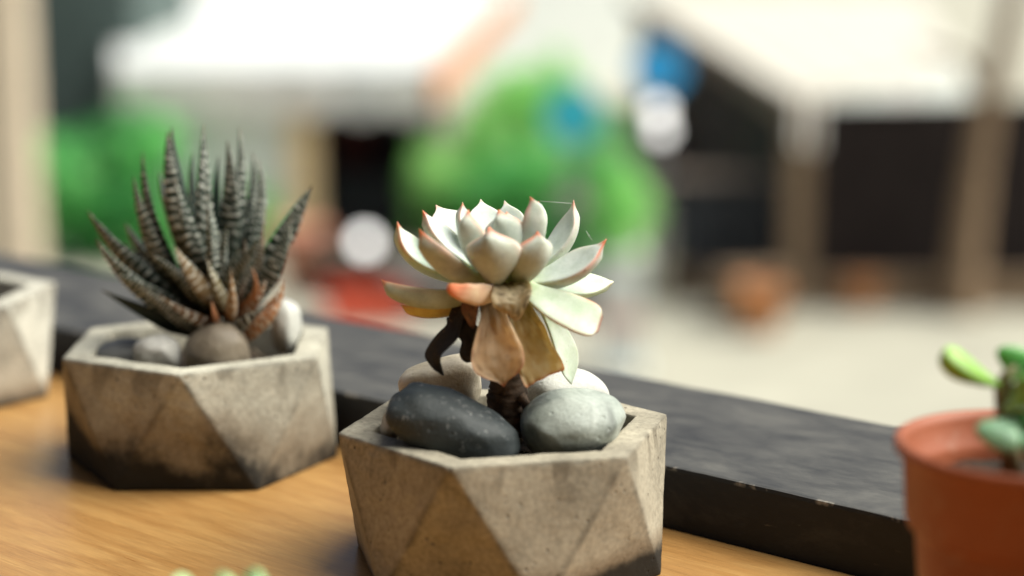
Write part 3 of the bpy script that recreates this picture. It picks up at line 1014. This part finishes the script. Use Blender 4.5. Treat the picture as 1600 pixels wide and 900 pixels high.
MAT['teal'] = simple('teal enamel', (0.03, 0.48, 0.62), .35, .1, 4, .5)
MAT['steel'] = simple('grey steel', (0.25, 0.25, 0.25), .5, .1, 6, .5)
MAT['bark'] = simple('tree bark', (0.24, 0.165, 0.105), .9, .35, 8, .2, .02)
MAT['pinkc'] = simple('pink cloth', (0.60, 0.36, 0.30), .8, .1, 6, .2)


def foliage_mat(name, a, b, tr=.35):
    m = NT(name)
    f = m.noise(m.coords(), 1.6, 3)
    f2 = m.noise(m.coords(), 14, 2)
    c = m.ramp(m.math('ADD', m.math('MULTIPLY', f, .7), m.math('MULTIPLY', f2, .3)), [(.4, a), (.6, b)])
    m.set(Base_Color=c, Roughness=.55)
    t = m.node('ShaderNodeBsdfTranslucent')
    m.l(c, t.inputs[0])
    mx = m.node('ShaderNodeMixShader')
    mx.inputs[0].default_value = tr
    m.l(m.b.outputs[0], mx.inputs[1])
    m.l(t.outputs[0], mx.inputs[2])
    m.l(mx.outputs[0], m.out.inputs[0])
    return m.m


MAT['fol1'] = foliage_mat('vivid foliage', (0.03, 0.36, 0.08), (0.36, 0.86, 0.32), .5)
MAT['fol2'] = foliage_mat('light foliage', (0.22, 0.68, 0.16), (0.64, 0.93, 0.42), .5)
MAT['fol3'] = foliage_mat('dark foliage', (0.01, 0.08, 0.03), (0.03, 0.20, 0.06))

bm = bmesh.new()
bmesh.ops.create_grid(bm, x_segments=40, y_segments=40, size=300)
o = from_bm('ground', bm, MAT['ground'])
o.location = (0, 0, GZ)
tag(o, kind='structure', label='sandy paved ground of the market lane')


def foliage_shrub(name, base, blobs, mat, label, cat='shrub', n=2600, lsz=.10, group='leafy plants along the lane', trunk=.05, pot=None):
    """blobs: list of (centre offset from base, radii)"""
    root = empty(name, base, label, cat, group)
    rnd = random.Random(label)
    vs_, fs = [], []
    main = blobs
    sub = []
    for c, r in blobs:
        for _ in range(18):
            d = Vector((rnd.gauss(0, 1), rnd.gauss(0, 1), rnd.gauss(0, 1))).normalized() * rnd.uniform(.45, 1.02)
            k = rnd.uniform(.24, .48)
            sub.append((Vector(c) + Vector((d.x * r[0], d.y * r[1], d.z * r[2])), (r[0] * k, r[1] * k, r[2] * k)))
    blobs = sub
    tot = sum(r[0] * r[1] * r[2] for _, r in blobs)
    for c, r in blobs:
        k = int(n * r[0] * r[1] * r[2] / tot)
        for _ in range(k):
            d = Vector((rnd.gauss(0, 1), rnd.gauss(0, 1), rnd.gauss(0, 1))).normalized()
            rad = rnd.random() ** .45 * (1 + .22 * mnoise.noise(d * 2.3 + Vector(c)))
            p = Vector(c) + Vector((d.x * r[0], d.y * r[1], d.z * r[2])) * rad
            if p.z < .02: continue
            s = lsz * rnd.uniform(.6, 1.3)
            nn = (d + Vector((rnd.gauss(0, .5), rnd.gauss(0, .5), rnd.gauss(0, .5) + .25))).normalized()
            t = nn.cross(Vector((rnd.gauss(0, 1), rnd.gauss(0, 1), rnd.gauss(0, 1)))).normalized()
            b = t.cross(nn)
            i0 = len(vs_)
            vs_ += [p, p + t * s * .5 + b * s * .28 + nn * s * .06, p + t * s, p + t * s * .5 - b * s * .28 + nn * s * .06]
            fs.append((i0, i0 + 1, i0 + 2, i0 + 3))
    from_py('crown', vs_, fs, mat, root)
    for i, (c, r) in enumerate(main):
        top = Vector(c)
        tube('trunk' if i == 0 else 'limb', [Vector((0, 0, 0)), Vector((top.x * .3, top.y * .3, top.z * .5)), top], [trunk, trunk * .75, trunk * .4], MAT['bark'], root, 8)
    return root


def local(px, py, Y, base):
    return W(px, py, Y) - Vector(base)


# ---- left market shed -------------------------------------------------
EZ = -1.65                       # eave height
YL = 23.6
A = W(670, 110, YL); A.z = EZ
Bl = W(180, 95, YL); Bl.z = EZ
SL = empty('market_shed', (A.x, YL, GZ), 'white roofed market shed at upper left with grey valance', 'building', 'white roofed sheds along the lane')
AL = A - Vector(SL.location)


def quadslab(name, pts, th, mat, parent, off):
    """flat slab: polygon pts (top), thickness th downwards"""
    n = len(pts)
    v = [Vector(p) - off for p in pts] + [Vector(p) - off - Vector((0, 0, th)) for p in pts]
    f = [tuple(range(n)), tuple(range(2 * n - 1, n - 1, -1))]
    for i in range(n):
        j = (i + 1) % n
        f.append((i, i + n, j + n, j))
    o = from_py(name, v, f, mat, parent)
    return o


so = Vector(SL.location)
# roof panels, one strip each (ribbed white sheets)
nst = 10
for i in range(nst):
    u0, u1 = i / nst, (i + 1) / nst - .004
    def rp(u, far):
        if not far: return Vector((Bl.x + (A.x - Bl.x) * u, YL, EZ + .02 * (i % 2)))
        x0, x1 = -8.8, 0.05
        return Vector((x0 + (x1 - x0) * u, 43.5, EZ + .25 + .02 * (i % 2)))
    quadslab('roof_panel', [rp(u0, 0), rp(u1, 0), rp(u1, 1), rp(u0, 1)], .05, MAT['white'], SL, so)
# fascia along the lane side
quadslab('fascia', [Vector((A.x + .03, YL, EZ - .02)), Vector((A.x + .09, YL, EZ - .02)), Vector((.13, 43.5, EZ + .2)), Vector((.07, 43.5, EZ + .2))], .42, MAT['fasc'], SL, so)
# front valance of scalloped canvas pieces
nv = 7
for i in range(nv):
    x0 = Bl.x + (A.x - Bl.x) * i / nv + .01
    x1 = Bl.x + (A.x - Bl.x) * (i + 1) / nv - .01
    n = 10
    v, f = [], []
    for k in range(n + 1):
        x = x0 + (x1 - x0) * k / n
        zb = EZ - .46 - .12 * math.sin(math.pi * k / n)
        for yy in (YL - .05, YL - .02):
            v += [Vector((x, yy, EZ - .06)), Vector((x, yy, zb))]
    for k in range(n):
        a0, b0 = 4 * k, 4 * (k + 1)
        f += [(a0, a0 + 1, b0 + 1, b0), (a0 + 2, b0 + 2, b0 + 3, a0 + 3), (a0 + 1, a0 + 3, b0 + 3, b0 + 1), (a0, b0, b0 + 2, a0 + 2)]
    from_py('valance', v, f, MAT['white'] if i == 5 else MAT['grey'], SL, off=so)
# walls below: light wall left, dark opening right
xw0, xw1, xw2 = W(200, 300, YL).x, W(488, 300, YL).x, W(655, 300, YL).x
box('wall', Vector((xw0, YL + .12, GZ)) - so, Vector((xw1 - .3, YL + .3, EZ - .1)) - so, MAT['wall'], SL)
box('pillar', Vector((xw1 - .28, YL + .05, GZ)) - so, Vector((xw1 + .05, YL + .33, EZ - .1)) - so, MAT['tan'], SL, .02)
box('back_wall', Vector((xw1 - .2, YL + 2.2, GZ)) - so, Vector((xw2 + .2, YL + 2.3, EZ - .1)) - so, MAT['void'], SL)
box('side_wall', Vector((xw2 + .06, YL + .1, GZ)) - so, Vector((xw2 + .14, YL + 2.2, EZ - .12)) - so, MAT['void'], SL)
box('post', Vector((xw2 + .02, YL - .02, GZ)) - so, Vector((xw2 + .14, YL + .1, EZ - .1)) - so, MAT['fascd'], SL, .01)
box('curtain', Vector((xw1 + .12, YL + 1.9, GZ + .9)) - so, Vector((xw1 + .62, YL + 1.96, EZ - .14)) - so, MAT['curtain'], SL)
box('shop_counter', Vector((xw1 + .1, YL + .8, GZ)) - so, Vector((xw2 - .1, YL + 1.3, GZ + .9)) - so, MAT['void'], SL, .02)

# ---- right market shed -----------------------------------------------
Ar = W(1240, 150, 20.3); Ar.z = EZ
Br = Vector((5.75, 24.9, EZ))
SR = empty('market_shed', (Ar.x, Ar.y, GZ), 'white roofed market shed at upper right with dark timber eaves', 'building', 'white roofed sheds along the lane')
so = Vector(SR.location)
for i in range(8):
    u0, u1 = i / 8, (i + 1) / 8 - .005
    def rp2(u, far):
        if not far: return Ar.lerp(Br, u) + Vector((0, 0, .02 * (i % 2)))
        return Vector((2.60, 43.6, EZ + .1)).lerp(Vector((9.0, 43.6, EZ + .1)), u) + Vector((0, 0, .02 * (i % 2)))
    quadslab('roof_panel', [rp2(u0, 0), rp2(u1, 0), rp2(u1, 1), rp2(u0, 1)], .05, MAT['cream_sheet'], SR, so)
quadslab('fascia', [Ar + Vector((-.02, 0, -.02)), Ar + Vector((-.07, 0, -.02)), Vector((2.53, 43.6, EZ + .05)), Vector((2.58, 43.6, EZ + .05))][::-1], .26, MAT['fascd'], SR, so)
fd = (Br - Ar).normalized()
fn = Vector((-fd.y, fd.x, 0))
for i in range(6):
    a0, a1 = Ar.lerp(Br, i / 6 + .004), Ar.lerp(Br, (i + 1) / 6 - .004)
    n = 8
    v, f = [], []
    for k in range(n + 1):
        p = a0.lerp(a1, k / n)
        zb = EZ - .50 - .12 * math.sin(math.pi * k / n)
        for d in (-.05, -.02):
            pq = p - fn * d * -1
            v += [Vector((pq.x, pq.y, EZ - .07)), Vector((pq.x, pq.y, zb))]
    for k in range(n):
        c0, d0 = 4 * k, 4 * (k + 1)
        f += [(c0, c0 + 1, d0 + 1, d0), (c0 + 2, d0 + 2, d0 + 3, c0 + 3), (c0 + 1, c0 + 3, d0 + 3, d0 + 1), (c0, d0, d0 + 2, c0 + 2)]
    from_py('valance', v, f, MAT['wall'] if i % 3 else MAT['grey'], SR, off=so)
box('post', Vector((Ar.x - .02, Ar.y + .12, GZ)) - so, Vector((Ar.x + .24, Ar.y + .4, EZ - .05)) - so, MAT['brown'], SR, .02)
# dark side wall along the lane, recessed
quadslab('side_wall', [Vector((Ar.x + .10, Ar.y + .9, EZ - .1)), Vector((Ar.x + .18, Ar.y + .9, EZ - .1)), Vector((2.85, 43, EZ - .1)), Vector((2.77, 43, EZ - .1))], EZ - .1 - GZ, MAT['void'], SR, so)
for yy in (24.0, 28.5, 33.0, 38.0):
    xx = Ar.x + (2.6 - Ar.x) * (yy - Ar.y) / 23.3
    box('post', Vector((xx - .03, yy, GZ)) - so, Vector((xx + .09, yy + .14, EZ - .1)) - so, MAT['fascd'], SR, .01)
# recessed dark front behind the angled opening
c0, c1 = Ar + Vector((.30, .45, 0)), Ar + Vector((6.5, .3, 0))
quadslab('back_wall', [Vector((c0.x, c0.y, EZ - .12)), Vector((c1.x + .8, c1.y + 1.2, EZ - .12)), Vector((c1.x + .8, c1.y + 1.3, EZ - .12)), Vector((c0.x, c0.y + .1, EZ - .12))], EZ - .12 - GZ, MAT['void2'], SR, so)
box('low_wall', Vector((Ar.x + .34, Ar.y + .12, GZ)) - so, Vector((Ar.x + 4.2, Ar.y + .28, GZ + .36)) - so, MAT['brown'], SR, .02)

# ---- buildings closing the view ------------------------------------------
YW = 47.0
xl, xr = W(640, 200, YW).x, W(1080, 200, YW).x
be = empty('white_house', ((xl + xr) / 2, YW, GZ), 'whitewashed house closing the far end of the lane', 'building')
so = Vector(be.location)
be.rotation_euler = (0, 0, R(32))
box('wall', Vector((xl, YW, GZ)) - so, Vector((xr, YW + 6, 2.2)) - so, MAT['wall'], be)
box('roof', Vector((xl - .3, YW - .4, 2.204)) - so, Vector((xr + .3, YW + 6.3, 2.4)) - so, MAT['fascd'], be, .03)
for px in (700, 760):
    wx = W(px, 150, YW).x
    f_ = box('window', Vector((wx - .4, YW - .06, -.9)) - so, Vector((wx + .4, YW - .002, .5)) - so, MAT['brown'], be, .01)
    box('pane', Vector((wx - .32, YW - .064, -.82)) - so, Vector((wx + .32, YW - .05, .42)) - so, MAT['slatey'], f_)

YD = 27.5
db = empty('dark_building', (W(120, 100, YD).x, YD, GZ), 'dark grey-green shuttered building at the upper left corner', 'building')
so = Vector(db.location)
xa, xb = W(30, 100, YD).x, W(215, 100, YD).x
box('wall', Vector((xa, YD, GZ)) - so, Vector((xb, YD + 5, 1.2)) - so, MAT['slatey'], db)
for k in range(7):
    z0 = -3.2 + k * .55
    box('shutter_slat', Vector((xa + .1, YD - .05, z0)) - so, Vector((xb - .1, YD - .002, z0 + .5)) - so, MAT['slatey'], db, .01)

cpY = 20.5
xa, xb = W(-60, 100, cpY).x, W(32, 100, cpY).x
cp = empty('plaster_pillar', ((xa + xb) / 2, cpY, GZ), 'cream plaster pillar at the left edge of the picture', 'pillar')
so = Vector(cp.location)
box('shaft', Vector((xa, cpY, GZ + .25)) - so, Vector((xb, cpY + .6, .6)) - so, MAT['cream'], cp, .02)
box('base', Vector((xa - .06, cpY - .06, GZ)) - so, Vector((xb + .06, cpY + .66, GZ + .249)) - so, MAT['cream'], cp, .02)

# ---- plants ---------------------------------------------------------------
b = gpt(210, 412)
foliage_shrub('leafy_shrub', b, [(local(140, 270, b.y, b), (.75, .6, .75)), (local(210, 225, b.y, b), (.55, .5, .45)), (local(110, 350, b.y, b), (.5, .5, .55)), (local(270, 350, b.y, b), (.5, .5, .45)), (local(170, 350, b.y, b), (.8, .5, .45))], MAT['fol1'],
              'broad vivid green shrub behind the striped plant', n=6500, lsz=.13)
b = gpt(420, 405)
foliage_shrub('leafy_shrub', b, [(local(410, 330, b.y + .2, b), (.35, .3, .5))], MAT['fol2'], 'small pale green bush beside the tan pillar', n=900, lsz=.1)
b = gpt(730, 400)
foliage_shrub('lane_tree', b, [(local(760, 290, b.y, b), (.85, .7, .8)), (local(690, 290, b.y, b), (.5, .5, .7)), (local(790, 190, b.y, b), (.55, .5, .6)), (local(840, 150, b.y, b), (.5, .5, .6)), (local(730, 380, b.y, b), (.7, .5, .4))], MAT['fol2'],
              'light green tree standing mid-lane behind the rosette', 'tree', n=6500, lsz=.13)
b = gpt(895, 420)
foliage_shrub('lane_tree', b, [(local(890, 290, b.y, b), (.75, .6, .8)), (local(800, 320, b.y, b), (.6, .5, .6)), (local(920, 390, b.y, b), (.5, .4, .5)), (local(840, 390, b.y, b), (.5, .4, .45))], MAT['fol1'],
              'deeper green bushy tree right of the lane tree', 'tree', n=5000, lsz=.12)
b = gpt(968, 580)
pl = empty('planter_pedestal', b, 'tall white planter pedestal standing in the lane', 'planter')
so = Vector(b)
hh = 1.12
box('shaft', (-.19, -.19, .08), (.19, .19, hh - .08), MAT['wall'], pl, .01)
box('base', (-.23, -.23, 0), (.23, .23, .079), MAT['wall'], pl, .01)
box('rim', (-.22, -.22, hh - .079), (.22, .22, hh), MAT['wall'], pl, .01)
box('sash', (-.194, -.194, .45), (.194, .194, .60), MAT['pinkc'], pl)
pb = Vector((b.x, b.y, GZ + hh))
foliage_shrub('leafy_shrub', pb, [(local(975, 325, b.y, pb), (.26, .26, .34)), (local(960, 360, b.y, pb), (.25, .25, .2))], MAT['fol2'], 'bushy green plant growing in the white pedestal planter', n=1100, lsz=.08, trunk=.02)
b = gpt(1583, 450)
foliage_shrub('leafy_shrub', b, [(local(1590, 405, b.y, b), (.35, .3, .32))], MAT['fol3'], 'dark green bush at the right edge of the picture', n=900, lsz=.1)
b = gpt(1440, 425)
foliage_shrub('leafy_shrub', b, [(local(1440, 362, b.y, b), (.22, .22, .3))], MAT['fol3'], 'dim green plant in the dark right shed opening', n=500, lsz=.09)

# ---- tree trunk on the right ------------------------------------------------
b = gpt(1500, 490)
tr = empty('street_tree', b, 'leaning brown tree trunk at the right', 'tree', 'leafy plants along the lane')
tp_ = [Vector((0, 0, -.1)), local(1512, 380, b.y, b), local(1530, 240, b.y, b), local(1556, 110, b.y, b), local(1580, 0, b.y, b), local(1600, -120, b.y, b)]
tube('trunk', [spline(tp_, i / 20) for i in range(21)], [.20 - .006 * i + (.06 if i == 0 else 0) for i in range(21)], MAT['bark'], tr, 14, lump=.15)
tube('limb', [local(1548, 150, b.y, b), local(1500, 90, b.y + .2, b), local(1430, 70, b.y + .5, b)], [.08, .05, .025], MAT['bark'], tr, 8, lump=.1)
tube('limb', [local(1590, -60, b.y, b), local(1660, -130, b.y + .3, b), local(1740, -170, b.y + .5, b)], [.08, .05, .03], MAT['bark'], tr, 8, lump=.1)
rnd = random.Random(5)
vs_, fs = [], []
for _ in range(900):
    c = rnd.choice([local(1640, -170, b.y, b), local(1760, -190, b.y, b), local(1700, -260, b.y, b)])
    p = c + Vector((rnd.gauss(0, .35), rnd.gauss(0, .35), rnd.gauss(0, .25)))
    t = Vector((rnd.gauss(0, 1), rnd.gauss(0, 1), rnd.gauss(0, 1))).normalized()
    s_ = t.orthogonal().normalized()
    i0 = len(vs_)
    vs_ += [p, p + t * .06 + s_ * .03, p + t * .12, p + t * .06 - s_ * .03]
    fs.append((i0, i0 + 1, i0 + 2, i0 + 3))
from_py('crown', vs_, fs, MAT['fol3'], tr)


# ---- stone trough under the lane trees, market tables ---------------------------
b = gpt(790, 495)
tg = empty('stone_trough', b, 'long grey stone trough below the lane trees', 'planter')
box('body', (-1.15, -.22, 0), (1.15, .22, .40), MAT['trough'], tg, .02)
box('rim', (-1.19, -.26, .401), (1.19, .26, .47), MAT['trough'], tg, .02)


def market_table(px, py, w, d, h, mat, label, rz=0):
    b = gpt(px, py)
    r = empty('market_table', b, label, 'table', 'wooden tables on the lane', rz)
    for k in range(4):
        y0 = -d / 2 + d * k / 4
        box('plank', (-w / 2, y0 + .006, h - .04), (w / 2, y0 + d / 4 - .006, h), mat, r, .004)
    for sx in (-1, 1):
        for sy in (-1, 1):
            x, y = sx * (w / 2 - .06), sy * (d / 2 - .06)
            box('leg', (x - .03, y - .03, 0), (x + .03, y + .03, h - .041), mat, r)
    box('shelf', (-w / 2 + .08, -d / 2 + .08, .18), (w / 2 - .08, d / 2 - .08, .21), mat, r)
    return r


market_table(1170, 498, .7, .45, .5, MAT['brown'], 'wooden table behind the orange clay pot', .2)
market_table(1345, 455, 1.0, .5, .5, MAT['brown'], 'wooden table in front of the black shed opening', -.3)
market_table(660, 470, .8, .5, .5, MAT['trough'], 'grey wooden table left of the stone trough', .1)



def cabinet(px, py, w, d, h, label, mat='void'):
    b = gpt(px, py)
    r = empty('market_cabinet', b, label, 'cabinet', 'dark cabinets on the lane')
    box('body', (-w / 2, -d / 2, .06), (w / 2, d / 2, h - .041), MAT[mat], r, .01)
    box('top', (-w / 2 - .04, -d / 2 - .04, h - .04), (w / 2 + .04, d / 2 + .04, h), MAT['fascd'], r, .01)
    box('plinth', (-w / 2 + .03, -d / 2 + .03, 0), (w / 2 - .03, d / 2 - .03, .059), MAT['fascd'], r)
    n = max(2, int(w / .45))
    for k in range(n):
        x0 = -w / 2 + .03 + (w - .06) * k / n
        dr = box('door', (x0 + .01, -d / 2 - .02, .1), (x0 + (w - .06) / n - .01, -d / 2 - .001, h - .08), MAT[mat], r, .004)
        box('handle', (x0 + .05, -d / 2 - .045, h * .5), (x0 + .07, -d / 2 - .021, h * .5 + .12), MAT['steel'], dr)
    return r


cabinet(1128, 462, 1.15, .5, 1.35, 'tall dark cabinet left of the shed corner post')
cabinet(572, 462, 1.0, .5, .49, 'low dark cabinet in front of the left shed doorway', 'void2')

# ---- small things on the lane -------------------------------------------------
def crate(px, py, w, d, h, mat, label, rz=0):
    b = gpt(px, py)
    r = empty('slatted_crate', b, label, 'crate', rz=rz)
    for k in range(3):
        z0 = .02 + k * h / 3
        for sgn in (-1, 1):
            box('slat', (-w / 2, sgn * d / 2 - .012, z0), (w / 2, sgn * d / 2 + .012, z0 + h / 3 - .03), mat, r)
            box('slat', (sgn * w / 2 - .012, -d / 2 + .014, z0), (sgn * w / 2 + .012, d / 2 - .014, z0 + h / 3 - .03), mat, r)
    for sx in (-1, 1):
        for sy in (-1, 1):
            box('corner_post', (sx * (w / 2 - .035) - .02, sy * (d / 2 - .035) - .02, 0), (sx * (w / 2 - .035) + .02, sy * (d / 2 - .035) + .02, h), mat, r)
    box('floor', (-w / 2 + .015, -d / 2 + .015, .03), (w / 2 - .015, d / 2 - .015, .05), mat, r)
    return r


crate(572, 506, .80, .4, .40, MAT['red'], 'red crate on the ground left of the rosette', .1)


def clay_pot(px, py, r, h, mat, label):
    b = gpt(px, py)
    root = empty('clay_pot', b, label, 'pot', 'clay pots on the lane')
    lathe('body', [(.001, 0), (r * .62, 0), (r * .66, .01), (r * .92, h * .84), (r, h * .85), (r, h), (r * .9, h), (r * .85, h * .84), (r * .6, h * .1)], mat, root, 28)
    lathe('soil', [(.001, h * .82), (r * .82, h * .8)], MAT['soil'], root, 24)
    return root


clay_pot(1185, 520, .26, .5, MAT['orange'], 'large orange clay pot near the corner post')
clay_pot(1135, 500, .2, .42, MAT['brown'], 'brown clay pot left of the orange pot')
clay_pot(1345, 485, .2, .36, MAT['orange'], 'clay pot by the low wall of the right shed')
clay_pot(472, 455, .30, .75, MAT['salmon'], 'tall salmon clay pot below the tan pillar')
clay_pot(1060, 470, .18, .4, MAT['brown'], 'small brown clay pot by the dark side wall')


def round_sign(px, py, Y, r, mat, label):
    c = W(px, py, Y)
    root = empty('round_sign', (c.x, Y, GZ), label, 'sign', 'round blue signs')
    h = c.z - GZ
    tube('post', [Vector((0, .05, 0)), Vector((0, .05, h * .5)), Vector((0, .05, h))], [.025] * 3, MAT['steel'], root, 10)
    bm = bmesh.new()
    bmesh.ops.create_cone(bm, cap_ends=True, segments=40, radius1=r, radius2=r, depth=.03, matrix=Matrix.Translation((0, 0, h)) @ Matrix.Rotation(math.pi / 2, 4, 'X'))
    from_bm('disc', bm, mat, root)
    bm = bmesh.new()
    bmesh.ops.create_cone(bm, cap_ends=True, segments=40, radius1=r * 1.06, radius2=r * 1.06, depth=.012, matrix=Matrix.Translation((0, .012, h)) @ Matrix.Rotation(math.pi / 2, 4, 'X'))
    from_bm('backplate', bm, MAT['steel'], root)
    return root


round_sign(895, 180, 20.8, .30, MAT['teal'], 'round teal-blue sign left of the white wall edge')
round_sign(1030, 106, 21.5, .29, MAT['blue'], 'bright blue round sign beside the right shed roof')


def bulb_mat(name, e):
    m = NT(name)
    m.set(Base_Color=(.8, .8, .78), Roughness=.4)
    m.b.inputs['Emission Color'].default_value = (1, .98, .94, 1)
    m.b.inputs['Emission Strength'].default_value = e
    return m.m


def lamp(px, py, Y, r, e, label, top):
    c = W(px, py, Y)
    root = empty('globe_lamp', (c.x, Y, c.z - r), label, 'lamp', 'lit globe lamps')
    bm = bmesh.new()
    bmesh.ops.create_uvsphere(bm, u_segments=24, v_segments=16, radius=r, matrix=Matrix.Translation((0, 0, r)))
    from_bm('globe', bm, bulb_mat('lit globe', e), root, True)
    if top is None:
        lathe('foot', [(.001, -.032), (r * .7, -.032), (r * .6, -.01), (r * .4, .012), (.001, .012)], MAT['steel'], root, 16)
        return root
    lathe('cap', [(.001, 2 * r + .05), (r * .4, 2 * r + .045), (r * .5, 2 * r - .006), (.001, 2 * r - .006)], MAT['steel'], root, 16)
    tube('cord', [Vector((0, 0, 2 * r + .04)), Vector((0, 0, top - (c.z - r)))], [.008] * 2, MAT['steel'], root, 6)
    return root


lamp(570, 378, 21.1, .10, 1.9, 'lit white globe lamp standing on the low dark cabinet', None)
lamp(1028, 172, 21.36, .10, 1.4, 'upper lit globe lamp under the blue sign', W(1030, 108, 21.36).z)
lamp(1033, 203, 21.30, .09, 1.4, 'lower lit globe lamp under the blue sign', W(1033, 150, 21.30).z)
